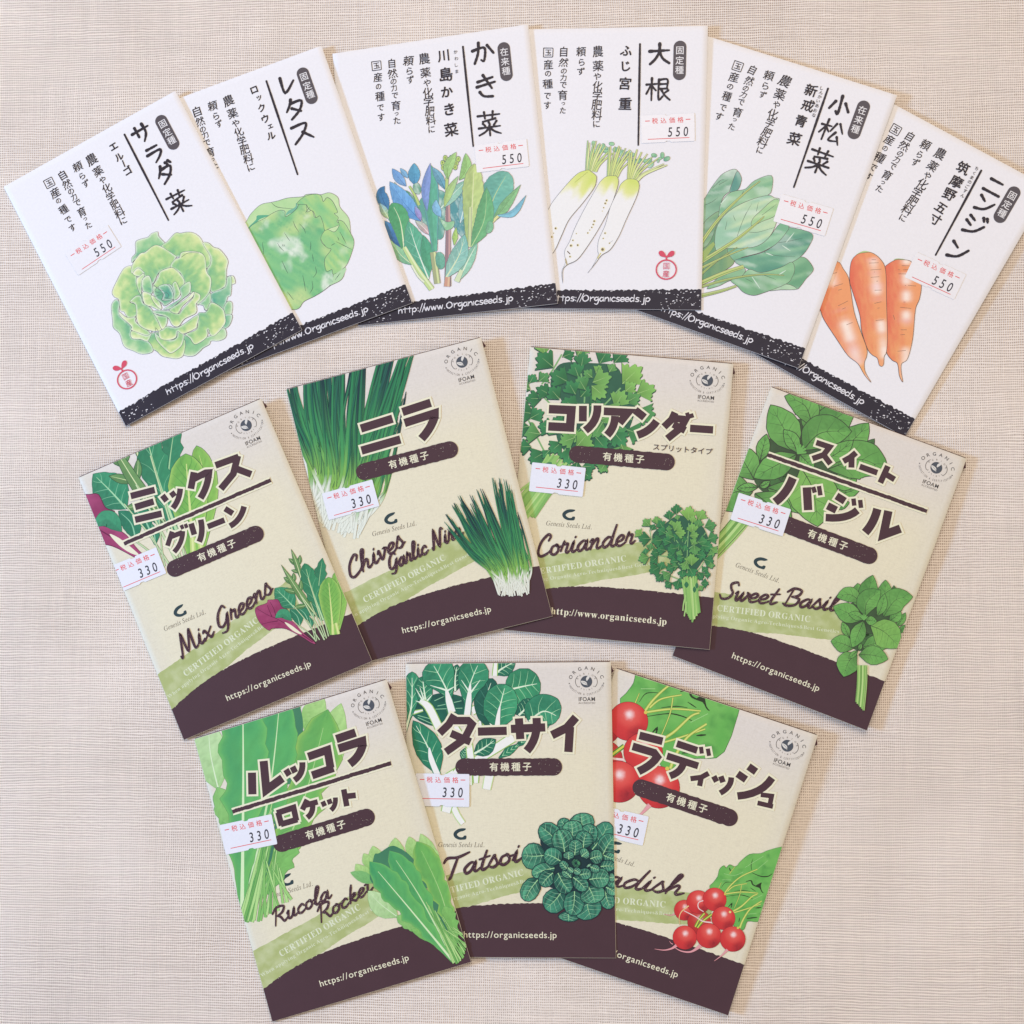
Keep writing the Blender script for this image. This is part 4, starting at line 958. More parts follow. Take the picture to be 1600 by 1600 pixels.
def draw_komatsuna(ik, D):
    o = C('#5f4f55'); k = D.k
    def pb(pts, a, b, s, ang=.8, wt=.35):
        A, B = C(a), C(b); PP = cat(D(pts), 4, True)
        def f(u, v):
            t = hatch(u, v, ang, s, .07, .5); w = hatch(u, v, ang + .4, s + 5, .1, .45)
            c = mixc(A, B, np.clip((t - .25) * 1.8, 0, 1)); c = mixc(c, C('#e6f0ea'), wt * np.clip((w - .55) * 4, 0, 1))
            return mixc(c, A * .8, .35 * np.clip((fb(u * .14, v * .14, s + 2) - .55) * 4, 0, 1))
        ik.poly(PP, f, .85); ik.line(list(PP) + [PP[0]], [.15, .2, .15, .22, .15], o, cap=False)
    def vein(pts, w=.18, c='#54655c'): ik.line(D(pts), [w, w, w * .4], C(c), 5, cap=False)
    def st(pts, w0, w1, c='#c3cf86'):
        P = cat(D(pts), 6); ik.line(P, [w0 * k + .3, w1 * k + .22], o, cap=False); ik.line(P, [w0 * k, w1 * k], C(c), cap=False); ik.line([(a - .1, b + .22 * w0 * k) for a, b in P], [w0 * k * .3, w1 * k * .2], C('#93ad62'), cap=False)
    pb([(40, 990), (120, 700), (230, 560), (260, 640), (200, 980), (330, 960), (400, 1100), (300, 1200), (60, 1340), (-40, 1300)], '#6c9a78', '#8fae7e', 3, 1.2, .1)
    pb([(60, 440), (150, 300), (250, 170), (330, 120), (400, 100), (440, 130), (470, 240), (435, 325), (340, 350), (270, 420), (230, 560), (100, 720), (60, 760), (-60, 800), (-60, 560)], '#7fae92', '#a9cbb0', 1, -.8, .55)
    pb([(430, 122), (475, 190), (470, 250), (435, 325), (350, 350), (380, 240)], '#5f998e', '#7fb0a0', 2)
    pb([(60, 700), (130, 620), (230, 560), (215, 660), (150, 860), (60, 960), (-50, 900)], '#6f9f80', '#8cb08a', 4, -.9, .2)
    pb([(1020, 1100), (1120, 1055), (1190, 1080), (1255, 1170), (1245, 1220), (1180, 1290), (1120, 1370), (1070, 1405), (960, 1350), (1050, 1230)], '#6fa884', '#8fbf98', 5, -.7)
    pb([(780, 1420), (960, 1350), (1080, 1405), (900, 1412)], '#a9cfae', '#b9d8b8', 6)
    pb([(230, 620), (250, 480), (330, 370), (420, 335), (520, 315), (620, 225), (800, 168), (808, 310), (760, 385), (560, 440), (380, 530), (260, 640)], '#83b894', '#a2cba4', 7, -.6, .3)
    pb([(400, 1100), (330, 960), (600, 950), (760, 860), (900, 690), (1000, 735), (960, 830), (880, 900), (700, 1000), (480, 1060)], '#7fb694', '#a2cfae', 8, -.6, .4)
    pb([(400, 1100), (560, 1045), (720, 1000), (880, 890), (985, 760), (1010, 735), (1240, 800), (1220, 920), (1110, 1060), (900, 1170), (690, 1225), (560, 1190)], '#5c9a86', '#86bb9a', 9, -.5, .35)
    pb([(200, 980), (195, 780), (260, 640), (380, 530), (560, 440), (760, 385), (830, 410), (900, 450), (850, 700), (760, 860), (600, 950), (330, 960)], '#9cc8ae', '#c6deb8', 10, -.7, .35)
    pb([(590, 720), (600, 640), (700, 540), (830, 430), (895, 460), (850, 600), (700, 670)], '#a5cf9c', '#bcdca6', 11, -.6, .1)
    pb([(100, 1400), (200, 1300), (330, 1200), (420, 1170), (520, 1190), (470, 1270), (330, 1320), (230, 1370)], '#7cb08a', '#97c29a', 12, -.4, .3)
    pb([(360, 1310), (470, 1270), (560, 1190), (690, 1225), (900, 1170), (1020, 1110), (1055, 1180), (1030, 1270), (960, 1350), (700, 1450), (600, 1472), (500, 1440), (430, 1370)], '#7fb48c', '#9ccaa0', 13, -.3, .3)
    for v in ([(80, 490), (150, 460), (220, 410)], [(160, 310), (240, 230), (285, 210)], [(230, 270), (330, 215)], [(430, 830), (500, 640), (590, 470)], [(500, 640), (530, 570)], [(640, 560), (660, 460)], [(560, 785), (660, 785), (830, 735)], [(300, 760), (320, 660)], [(410, 660), (385, 600)],
              [(720, 1000), (860, 1040), (1060, 1050)], [(880, 900), (1010, 880), (1140, 850)], [(590, 720), (720, 610)], [(700, 600), (860, 480)], [(520, 1290), (600, 1330)], [(700, 1245), (850, 1300)], [(500, 340), (470, 390)]): vein(v)
    for v in ([(960, 900), (1050, 790)], [(920, 930), (1010, 990)], [(740, 1010), (820, 1040)], [(590, 1270), (680, 1400)], [(880, 1250), (960, 1200)], [(250, 480), (330, 400)]): ik.line(D(v), [.3, .6, .2], C('#cfe4d6'), 4, cap=False)
    st([(40, 1240), (220, 1090), (430, 950)], 24, 6, '#a9bd7a'); st([(30, 1180), (300, 1050), (550, 950)], 24, 6)
    st([(20, 1480), (250, 1425), (420, 1370)], 38, 22, '#bcc98c'); st([(20, 1120), (400, 880), (640, 690), (725, 612)], 40, 7); st([(20, 930), (230, 640), (500, 370), (680, 230)], 38, 6)
    st([(20, 1345), (300, 1225), (500, 1160)], 46, 38); st([(20, 1385), (300, 1305), (560, 1258), (760, 1245), (940, 1255)], 26, 5, '#b0c080')
    ik.poly(D([(40, 1010), (170, 890), (190, 920), (60, 1110), (0, 1120)]), C('#9fb56e'))
def draw_carrots(ik, D):
    o = C('#6a5350'); k = D.k
    def carrot(pts, axis, hl, s):
        PP = cat(D(pts), 4, True); A = np.array(D(axis)); a0, a1 = A[0], A[-1]; ax = a1 - a0; Ln = np.hypot(*ax); ax /= Ln; nx = np.array([-ax[1], ax[0]])
        q = np.array(PP); prj = (q - a0) @ nx; lo_, hi_ = prj.min(), prj.max()
        def f(u, v):
            t = (u - a0[0]) * ax[0] + (v - a0[1]) * ax[1]; n = ((u - a0[0]) * nx[0] + (v - a0[1]) * nx[1])
            w = np.clip((n - lo_) / (hi_ - lo_), 0, 1); w = 1 - w       # 0 left .. 1 right
            hz = hatch(u, v, .9, s, .3, 1.2)
            c = mixc(C('#e5745c'), C('#f0a272'), np.clip(w * 1.5 + .5 * (hz - .5), 0, 1))
            c = mixc(c, C('#f3b878'), np.clip((t / Ln - .55) * 1.3, 0, .6) * (.4 + hz * .6))
            band = vn(t * .22 + s, 0 * t, s)
            g = np.exp(-((w - hl) / .13) ** 2) * np.clip((band - .25) * 2.2, 0, 1)
            c = mixc(c, C('#fdeee6'), .9 * g); c = mixc(c, C('#eeb0c0'), .3 * np.exp(-((w - hl) / .18) ** 2) * np.clip((vn(t * .3, 0 * t, s + 4) - .6) * 3, 0, 1))
            return mixc(c, C('#e0674f'), .5 * np.clip(.22 - w, 0, 1) * 4)
        ik.poly(PP, f, .8); ik.line(list(PP) + [PP[0]], [.2, .28, .2, .3, .2], o, cap=False)
    carrot([(265, 200), (330, 280), (385, 370), (410, 500), (450, 750), (520, 960), (585, 1140), (585, 1230), (560, 1300), (570, 1400), (632, 1512), (560, 1430), (490, 1310), (380, 1220), (250, 1030), (120, 830), (75, 720), (0, 700), (-60, 500), (80, 240)], [(210, 220), (560, 1320)], .62, 1)
    ik.poly(cat(D([(470, 128), (540, 88), (600, 90), (640, 108), (560, 120)]), 3, True), C('#b9cf8e')); ik.poly(cat(D([(880, 190), (905, 168), (980, 172), (1010, 188), (950, 198)]), 3, True), C('#a9c08a'))
    carrot([(785, 255), (880, 190), (960, 180), (1085, 215), (1175, 430), (1160, 600), (1115, 720), (1090, 1000), (1060, 1160), (1020, 1270), (965, 1310), (960, 1390), (977, 1508), (940, 1440), (920, 1310), (860, 1270), (800, 1180), (810, 1000), (800, 600), (790, 290)], [(960, 180), (950, 1320)], .6, 2)
    carrot([(480, 125), (560, 104), (640, 105), (730, 170), (790, 290), (800, 600), (810, 1000), (800, 1180), (775, 1230), (770, 1310), (750, 1340), (720, 1320), (700, 1250), (640, 1210), (590, 1140), (530, 950), (510, 780), (430, 520), (400, 400), (415, 210)], [(590, 110), (740, 1330)], .7, 3)
    for a, b in (((640, 180), (685, 180)), ((610, 217), (715, 213)), ((625, 292), (745, 283)), ((660, 315), (672, 313)), ((628, 372), (722, 365)), ((690, 415), (708, 412)), ((670, 512), (748, 510)), ((668, 655), (745, 637)), ((702, 708), (725, 703)), ((682, 842), (768, 832)), ((232, 470), (328, 440)), ((275, 512), (315, 500)), ((220, 330), (262, 320)), ((275, 682), (382, 628)), ((318, 718), (355, 702)), ((365, 888), (432, 862)),
                 ((965, 245), (1050, 247)), ((925, 290), (945, 290)), ((980, 290), (1050, 287)), ((930, 333), (1022, 336)), ((1035, 458), (1122, 466)), ((1000, 460), (1012, 460)), ((985, 640), (1005, 640)), ((948, 697), (1068, 710)), ((955, 942), (1020, 942)), ((952, 997), (1000, 992)), ((920, 1175), (1010, 1166)), ((873, 780), (890, 832))):
        ik.line(D([a, b]), .2, C('#8a6a5e'), cap=False)
# ---------------------------------------------------------------- pictures of the cream and brown packets
def draw_mix(ik, D, big=False):
    k = D.k; dk = C('#1f4d40'); dko = C('#2b5a48')
    def lf(sp, w, sh, lo, hi, **kw):
        a = dict(nv=5, grain=.22, split=.3, seed=int(w), out=C('#2f6a52'), outw=.12); a.update(kw); leaf(ik, D(sp), w * k, sh, C(lo), C(hi), **a)
    lf([(1000, 800), (1030, 500), (1072, 205)], 100, OVATE, '#3f8f68', '#358560', rib=C('#a9cf9c'), wav=(.35, 5), dark=dko)
    lf([(1300, 1260), (1340, 800), (1250, 420)], 105, STRAP, '#8fc05c', '#7fb658', rib=C('#cfdf8c'), edge=C('#b3d270'))
    def mizuna(main, lobes, w):
        for a, b, c in lobes: lf([a, ((a[0] + b[0]) / 2 + 8, (a[1] + b[1]) / 2), b], c, OVATE, '#5d8a55', '#6f9c60', rib=C('#cfdca4'), ribw=.3, nv=0, out=C('#33573c'), outw=.16)
        lf(main, w, LANCE, '#5f8c58', '#7fa865', rib=C('#d8e2b0'), ribw=.5, nv=0, out=C('#33573c'), outw=.16, w2=w * k * .9)
    mizuna([(760, 520), (700, 310), (612, 75)], [((705, 320), (575, 215), 34), ((712, 320), (742, 165), 34), ((740, 420), (615, 385), 26)], 46)
    lf([(1085, 1120), (930, 700), (808, 285)], 130, STRAP, '#3f946c', '#37885f', rib=C('#b9dca8'), ribw=.8, wav=(.28, 6), dark=dko, vein=C('#7fbf94'), nv=4)
    lf([(950, 1080), (880, 960), (760, 900)], 70, OVATE, '#2f7d5e', '#2a7056', rib=C('#8fc8a4'), wav=(.2, 4))
    lf([(660, 940), (520, 790), (372, 650)], 158, OVATE, '#348a66', '#41976f', rib=C('#a9d8ac'), ribw=.6, dark=dko, vein=C('#86c49c'), nv=4, wav=(.06, 6))
    lf([(860, 1120), (800, 1010), (690, 930)], 70, OVATE, '#2f7f60', '#3a8c68', rib=C('#8fc8a4'))
    lf([(740, 1200), (700, 1060), (590, 960)], 80, OVATE, '#318362', '#2f7b5e', rib=C('#8fc8a4'))
    lf([(905, 1240), (900, 1160), (870, 1060)], 45, LANCE, '#2f7d5e', '#3a8c68', rib=C('#8fc8a4'))
    mizuna([(1000, 1080), (760, 760), (610, 530), (463, 303)], [((720, 720), (508, 668), 40), ((735, 730), (755, 525), 36), ((640, 590), (503, 490), 38), ((640, 570), (645, 425), 34), ((845, 900), (655, 935), 38), ((850, 890), (915, 850), 34)], 58)
    pk_ = lambda u, v: mixc(mixc(C('#8f2f5c'), C('#b0507c'), fb(u * .3 / max(k * 10, .3) * .33, v * .3, 4) * 1.3 - .1), C('#6f2048'), .5 * np.clip((hatch(u, v, .4, 3, .2, .9) - .6) * 3, 0, 1))
    blob(ik, D([(90, 940), (250, 870), (270, 825), (340, 820), (420, 822), (480, 930), (560, 972), (400, 1060), (560, 1105), (660, 1160), (770, 1290), (962, 1450), (920, 1458), (760, 1360), (540, 1250), (400, 1240), (320, 1245), (285, 1270), (180, 1190), (110, 1080)]), pk_, C('#5c1c3c'), .14, 1.0)
    for v in ([(110, 950), (260, 1040), (420, 1110), (620, 1230), (930, 1440)], [(300, 850), (360, 960), (390, 1080)], [(180, 1180), (300, 1150), (420, 1130)], [(260, 900), (300, 1000), (330, 1070)]): ik.line(D(v), [.2, .3, .5], C('#6a1f46'), 5, cap=False)
    ik.poly(cat(D([(515, 1150), (600, 1185), (700, 1260), (772, 1326), (700, 1310), (600, 1245)]), 3, True), CREAM)
    lf([(620, 1130), (500, 1020), (378, 1085)], 72, OVATE, '#3a9069', '#4aa077', rib=None, dark=dko)
    st = C('#c6d9ac')
    for pts, w in (([(740, 740), (930, 1080), (1102, 1410)], 20), ([(860, 500), (1000, 950), (1132, 1388)], 15), ([(1070, 940), (1110, 1150), (1162, 1358)], 16), ([(640, 900), (850, 1150), (1030, 1410)], 14), ([(690, 1180), (850, 1290), (982, 1430)], 15), ([(900, 870), (1010, 1130), (1102, 1362)], 13), ([(940, 1000), (960, 1250), (990, 1420)], 10), ([(860, 1130), (930, 1270), (970, 1430)], 12)):
        P = cat(D(pts), 6); ik.line(P, np.array([w * .6, w]) * k + .16, C('#5a8a62'), cap=False); ik.line(P, np.array([w * .6, w]) * k, st, cap=False)
    lf([(1232, 1335), (1195, 900), (1158, 486)], 172, STRAP, '#8ec45e', '#79b456', rib=C('#d6e295'), ribw=1.1, edge=C('#b5d672'), vein=C('#5a9a4c'), nv=9, veinw=.22, dark=C('#4c8c48'), streak=.3)
    for pts in ([(1222, 1180), (1228, 1335)], [(1270, 1160), (1310, 1325)]): ik.line(D(pts), 46 * k, C('#bcd47c'), cap=False); ik.line(D(pts), 18 * k, C('#dde6a2'), cap=False)
def draw_chives(ik, D):
    k = D.k; r = random.Random(3)
    tips = [(10, 595), (55, 525), (75, 690), (130, 380), (105, 400), (220, 405), (195, 315), (320, 285), (280, 320), (390, 205), (440, 225), (470, 330), (590, 110), (655, 115), (650, 240), (710, 105), (770, 160), (735, 240), (830, 410), (900, 640)]
    top = C('#1f5a52'); md = C('#2f8a58'); yl = C('#8fbe58'); wh = C('#e6eae0'); dkk = C('#173c42')
    z0 = ik.pk.z
    N_ = 190; lv = list(range(N_)); order = list(range(N_)); r.shuffle(order)
    for q in range(N_):
        a = r.random(); f = a * (len(tips) - 1); i = min(int(f), len(tips) - 2)
        tp = tips[r.choice([i, i + 1])]; sh = r.random() ** 1.6 * 330
        nk = (560 + 415 * a + r.uniform(-60, 60), 1165 - 40 * a + r.uniform(-40, 40))
        tx = tp[0] + r.uniform(-18, 18); ty = tp[1] + r.uniform(-8, 20)
        dx, dy = nk[0] - tx, nk[1] - ty; ll = math.hypot(dx, dy); tx += dx / ll * sh; ty += dy / ll * sh
        bs = (650 + 340 * min(1, max(0, a + r.uniform(-.25, .25))), 1330 + r.uniform(-30, 150) - 60 * abs(a - .5))
        mx = (tx + nk[0]) / 2 + r.uniform(-26, 26) - 12 * (1 - a); my = (ty + nk[1]) / 2 + 20
        P = resample(cat(D([(tx, ty), (mx, my), nk, bs]), 8), 2.0 * max(1, k * 16))
        n = len(P); t = np.linspace(0, 1, n); w = r.uniform(13, 21) * k
        ws = w * np.interp(t, [0, .12, .5, .8, 1], [.05, .6, 1, .85, .8])
        base = mixc(top, md, r.random()) if r.random() < .8 else dkk
        c = mixc(np.tile(base, (n, 1)), np.tile(mixc(md, C('#57a860'), r.random()), (n, 1)), np.clip((t - .25) * 2, 0, 1))
        tn = 1 - 200 / (200 + ll - sh)
        c = mixc(c, yl, np.clip((t - (tn - .22)) * 5, 0, 1) * r.uniform(.4, 1)); c = mixc(c, wh, np.clip((t - (tn + .02)) * 14, 0, 1))
        ik.pk.z = z0 + .0016 * (order[q] % 95)
        ik.line(P, np.array(ws) + .14, c * .62, cap=False, rise=0); ik.pk.z += .0004; ik.line(P, ws, c, cap=False, rise=0)
        if r.random() < .6: ik.pk.z = z0 + .0016 * (order[q] % 95) + .0009; ik.line([(a_ + .28 * w, b_) for a_, b_ in P[:int(n * .8)]], ws[:int(n * .8)] * .28, mixc(c[:int(n * .8)], dkk, .75), cap=False, rise=0)
    ik.pk.z = z0 + .0016 * 100
def draw_coriander(ik, D, full=True):
    k = D.k; r = random.Random(5)
    dkg = C('#2a5446'); mid = C('#3f8a58'); lt = C('#8cc063')
    def wavy(pts, c): ik.poly(cat(D(pts), 4, True), c, 2)
    ik.poly(cat(D([(250, 420), (400, 300), (560, 200), (700, 260), (850, 330), (930, 480), (960, 640), (860, 780), (760, 900), (640, 900), (560, 860), (470, 760), (420, 640), (300, 620), (240, 520)]), 4, True), lambda u, v: mixc(C('#2b5748'), C('#3a6f54'), fb(u * .3, v * .3, 2)), 2)
    for pts in ([(680, 980), (670, 700), (690, 300)], [(690, 620), (820, 520), (900, 420)], [(650, 940), (560, 800), (420, 720), (240, 700)], [(640, 560), (680, 460)], [(200, 380), (225, 520), (230, 640)], [(720, 970), (830, 860), (880, 780)], [(560, 1000), (440, 950), (300, 890)], [(400, 400), (520, 500), (620, 640)]):
        ik.line(D(pts), 11 * k, C('#7fb073'), 6, cap=False)
    LV = [(640, 610, 50, -70, .5), (510, 480, 55, -90, .25), (615, 490, 55, -80, .3), (560, 590, 50, -90, .2), (470, 700, 65, 150, .3), (480, 620, 75, 170, .25), (250, 760, 65, 140, .15), (270, 670, 65, 170, .12), (610, 930, 65, 100, .35), (830, 960, 65, 60, .22), (850, 640, 60, 20, .25), (660, 760, 55, 90, .3),
          (535, 120, 72, -90, .3), (445, 195, 68, -100, .35), (285, 260, 60, -100, .8), (160, 290, 68, -130, .75), (340, 310, 65, -120, .35), (240, 350, 50, -60, .22), (690, 170, 105, -84, .98), (845, 195, 82, -60, .9), (960, 330, 84, -15, .6), (810, 300, 66, -70, .65), (475, 295, 38, -100, .85), (545, 330, 80, -60, .82), (545, 225, 40, -100, .7), (740, 250, 55, -80, .9), (735, 360, 78, -100, .85),
          (60, 420, 62, -140, .9), (130, 490, 88, 180, .15), (350, 400, 66, -150, .4), (440, 370, 45, 180, .65), (590, 420, 76, 0, .85), (760, 450, 65, -10, .8), (445, 450, 64, 200, .6), (290, 520, 82, 170, .25), (410, 520, 66, 200, .45), (870, 530, 76, -10, .55), (990, 480, 78, -20, .55), (750, 530, 52, -60, .75), (930, 590, 76, 10, .5), (1010, 640, 60, 30, .8), (765, 640, 76, 80, .65), (340, 630, 66, 190, .25),
          (570, 680, 52, 200, .65), (970, 690, 54, -10, .7), (850, 700, 70, 10, .5), (725, 750, 88, -90, .85), (940, 770, 76, 20, .3), (970, 830, 44, 80, .7), (580, 740, 52, 160, .5), (500, 780, 56, 180, .4), (660, 800, 40, 100, .8), (640, 840, 66, 120, .75), (510, 840, 50, 180, .6), (455, 860, 64, 160, .3), (260, 880, 88, 150, .2), (350, 830, 64, -70, .4), (210, 590, 50, -80, .6), (150, 650, 44, -100, .5), (120, 740, 78, 165, .7),
          (730, 920, 76, 60, .5), (890, 880, 52, -40, .35), (920, 940, 48, 0, .35), (400, 960, 76, 150, .65), (320, 980, 66, 130, .22), (430, 1070, 56, 140, .3), (550, 1070, 74, 110, .22), (590, 1010, 42, 90, .5), (890, 1050, 56, 0, .3), (840, 1110, 42, 60, .75)]
    for x, y, s, an, tn in LV:
        a = math.radians(an); hx, hy = math.cos(a), math.sin(a); n = 26; P = []
        b = (x - hx * s * .95, y - hy * s * .95)
        P.append(b)
        for i in range(n + 1):
            t = -1.15 + 2.3 * i / n
            lob = .82 + .16 * abs(math.cos(t * 2.6)) + .07 * math.cos(t * 15 + x)
            rr = s * 1.75 * lob * (1 - .16 * abs(t)); P.append((b[0] + rr * math.cos(a + t * .72), b[1] + rr * math.sin(a + t * .72)))
        c0 = mixc(mid * .72, mid, tn * 2) if tn < .5 else mixc(mid, lt, tn * 2 - 1)
        Q = D(P); bq = np.array(Q[0]); sz = s * 1.7 * k
        def f(u, v, c0=c0, bq=bq, sz=sz, x=x):
            d = np.hypot(u - bq[0], v - bq[1]) / sz
            an_ = np.arctan2(v - bq[1], u - bq[0])
            c = mixc(c0 * .62, c0 * 1.05, np.clip(d * 1.25 - .1, 0, 1)); return c * (1 + .22 * (vn(an_ * 4 + x, d * 2, 3) - .5))[:, None]
        if full: ik.line([(p[0] + .12, p[1] + .16) for p in Q], .32 * max(1, k * 18), dkg, cap=False)
        ik.poly(Q, f, max(.9, sz * .3))
        e = (b[0] + hx * s * 1.2, b[1] + hy * s * 1.2); ik.line(D([b, e]), [.16, .06], mixc(c0, C('#c6e0a0'), .5), cap=False)
    sc = ['#a9cf7e', '#8fc06c', '#bcd994', '#7fb263', '#9cc876']
    ik.poly(D([(610, 1010), (790, 1010), (820, 1380), (740, 1530), (680, 1440), (650, 1200)]), C('#8abb68'))
    for i in range(15):
        f = i / 14; x0 = 605 + 180 * f; x1 = 655 + 170 * f + r.uniform(-10, 10); y1 = 1400 + 120 * (1 - abs(f - .5) * 2) + r.uniform(-20, 20)
        ik.line(D([(x0, 985 + r.uniform(-25, 25)), ((x0 + x1) / 2 + r.uniform(-8, 8), 1200), (x1, y1)]), [16 * k, 22 * k, 20 * k], C(r.choice(sc)), 5, cap=False)
    for pts in ([(650, 1200), (625, 1300), (615, 1395)], [(660, 1280), (645, 1380), (632, 1465)]): ik.line(D(pts), 16 * k, C('#a5cc80'), 4, cap=False)
    for q in ((660, 1070, 28), (760, 1130, 22), (790, 1080, 20)): leaf(ik, D([(q[0], q[1] - 40), (q[0], q[1] + 40)]), q[2] * k, OVATE, C('#3c7f58'), C('#356f50'), nv=0, nt=10, ns=2)
def draw_basil(ik, D):
    k = D.k; o = C('#3a4438')
    def lf(sp, w, s=.4, lo='#78b160', hi='#68a957', bd=.75, **kw):
        a = dict(nv=4, grain=.2, split=s, dark=C('#4d8247'), rib=o, ribw=.28, out=o, outw=.2, vein=C('#456a42'), veinw=.14, base_dark=bd, seed=int(w)); a.update(kw)
        leaf(ik, D(sp), w * k, OVATE, C(lo), C(hi), **a)
    blob(ik, D([(250, 400), (400, 300), (620, 350), (760, 480), (700, 640), (560, 760), (420, 880), (280, 840), (200, 640), (220, 560)]), lambda u, v: mixc(C('#333d33'), C('#4a6b45'), fb(u * .4, v * .4, 3)), None, grid=2)
    lf([(740, 330), (742, 250), (742, 172)], 36, lo='#3f5a3c', hi='#4d7a48'); lf([(770, 620), (830, 540), (868, 468)], 40); lf([(800, 690), (840, 640), (870, 600)], 34, lo='#4f8a4a'); lf([(690, 560), (770, 500), (800, 430)], 62, bd=.9)
    lf([(400, 420), (360, 280), (348, 148)], 92); lf([(600, 390), (640, 260), (650, 112)], 82); lf([(450, 420), (460, 250), (512, 60)], 104, .6, '#5f9a52', '#6aa858')
    lf([(380, 350), (260, 270), (118, 300)], 84, .2); lf([(630, 510), (760, 330), (948, 296)], 128, .3); lf([(395, 545), (240, 470), (82, 400)], 108, .2)
    lf([(430, 505), (450, 350), (598, 222)], 116, .55); lf([(560, 505), (610, 400), (642, 262)], 54, .1)
    lf([(520, 700), (430, 760), (380, 640)], 70, lo='#3f5a3c', hi='#466a44'); lf([(255, 735), (215, 650), (180, 568)], 44, .1); lf([(300, 855), (170, 800), (56, 778)], 96, .2); lf([(400, 845), (560, 800), (722, 812)], 92, .3)
    lf([(490, 610), (640, 680), (808, 850)], 152, .08, '#86ba60', '#78b25c', .15, w2=165 * k)
    lf([(410, 545), (330, 500), (248, 480)], 48, .15); lf([(430, 545), (490, 555), (556, 560)], 50, .15); lf([(412, 560), (360, 680), (290, 848)], 82, .3)
    lf([(360, 925), (510, 930), (678, 972)], 104, .1); lf([(340, 925), (250, 1000), (195, 1165)], 122, .35)
    for a in range(5): t = math.radians(-150 + a * 30); p = (415 + 40 * math.cos(t), 535 + 45 * math.sin(t)); ik.line(D([(415, 545), p]), 14 * k, C('#6fae5e'))
    lf([(350, 880), (300, 920), (250, 970)], 30, .1); lf([(350, 870), (370, 850), (385, 800)], 22, .1)
    for i, c in enumerate(('#8dbd68', '#a9cf7e', '#6f9f52', '#b9d88e', '#86b662', '#a2c877')):
        x0 = 345 + i * 18; x1 = 330 + i * 16; ik.line(D([(x0 + 6, 1040), (x0 + 2, 1250), (x1, 1440 + i * 18)]), 22 * k, C(c), 5, cap=False)
    ik.line(D([(340, 1060), (340, 1250), (322, 1450)]), .16, o, 4, cap=False); ik.line(D([(445, 1050), (435, 1250), (408, 1550)]), .16, o, 4, cap=False)
def radish_leaves(ik, D):
    g = lambda u, v: mixc(mixc(C('#5fae52'), C('#79bd62'), fb(u * .25, v * .25, 3) * 1.2), C('#4a9048'), .7 * np.clip((fb(u * .4, v * .4, 8) - .55) * 4, 0, 1))
    P = D([(720, 570), (760, 500), (810, 430), (830, 350), (880, 308), (905, 335), (945, 298), (1000, 320), (1040, 300), (1060, 270), (1170, 180), (1300, 170), (1400, 130), (1600, 120), (1560, 500), (1430, 900), (1265, 945), (1180, 940), (1140, 950), (1110, 1030), (1060, 1040), (1000, 1000), (880, 760)])
    blob(ik, P, g, C('#3d7a3e'), .14, 1.2, 3)
    dk = C('#2c3a26')
    for pts, w in (([(1210, 230), (1190, 300), (1195, 360)], 8), ([(1200, 390), (1300, 430), (1380, 430), (1430, 400)], 13), ([(1130, 490), (1190, 480), (1210, 525), (1290, 560)], 16), ([(900, 660), (1050, 640), (1150, 660), (1210, 690)], 9), ([(930, 780), (970, 740), (960, 790)], 14), ([(1140, 910), (1260, 895)], 14), ([(1240, 790), (1305, 785)], 14),
                   ([(1270, 520), (1310, 600), (1330, 620)], 10), ([(950, 370), (945, 340), (965, 380)], 10), ([(1000, 600), (1100, 590), (1180, 600)], 7), ([(1060, 900), (1050, 950)], 10), ([(850, 560), (900, 500), (1000, 500)], 6), ([(1180, 560), (1240, 600)], 8)):
        ik.line(D(pts), np.array([w * .4, w, w * .5]) * D.k, dk, 4, cap=False)
    ik.poly(cat(D([(1240, 540), (1275, 515), (1310, 500), (1300, 540), (1310, 600), (1280, 560)]), 3, True), dk)
    for pts in ([(880, 400), (1000, 420), (1100, 380)], [(1120, 330), (1250, 250), (1330, 200)], [(1260, 350), (1380, 250)], [(860, 470), (960, 470)], [(1200, 700), (1320, 640)], [(1150, 860), (1250, 850)]): ik.line(D(pts), .2, C('#9fd28a'), 4, cap=False)
    for pts, w in (([(890, 620), (960, 530), (1080, 430), (1260, 350)], 18), ([(900, 630), (1080, 608), (1270, 622)], 16), ([(960, 840), (1080, 770), (1200, 660), (1260, 635)], 20), ([(965, 850), (1100, 812), (1300, 745)], 16), ([(1060, 1015), (1100, 920), (1180, 800), (1310, 710)], 22), ([(920, 600), (1000, 540), (1140, 512)], 14), ([(1080, 530), (1060, 640), (1000, 790)], 9), ([(820, 570), (850, 500)], 8), ([(945, 400), (1005, 320)], 9)):
        P = cat(D(pts), 6); ik.line(P, np.array([w, w * .6]) * D.k + .14, C('#567a36'), cap=False); ik.line(P, np.array([w, w * .6]) * D.k, C('#bccb5c'), cap=False); ik.line(P, np.array([w, w * .6]) * D.k * .35, C('#dbe08a'), cap=False)
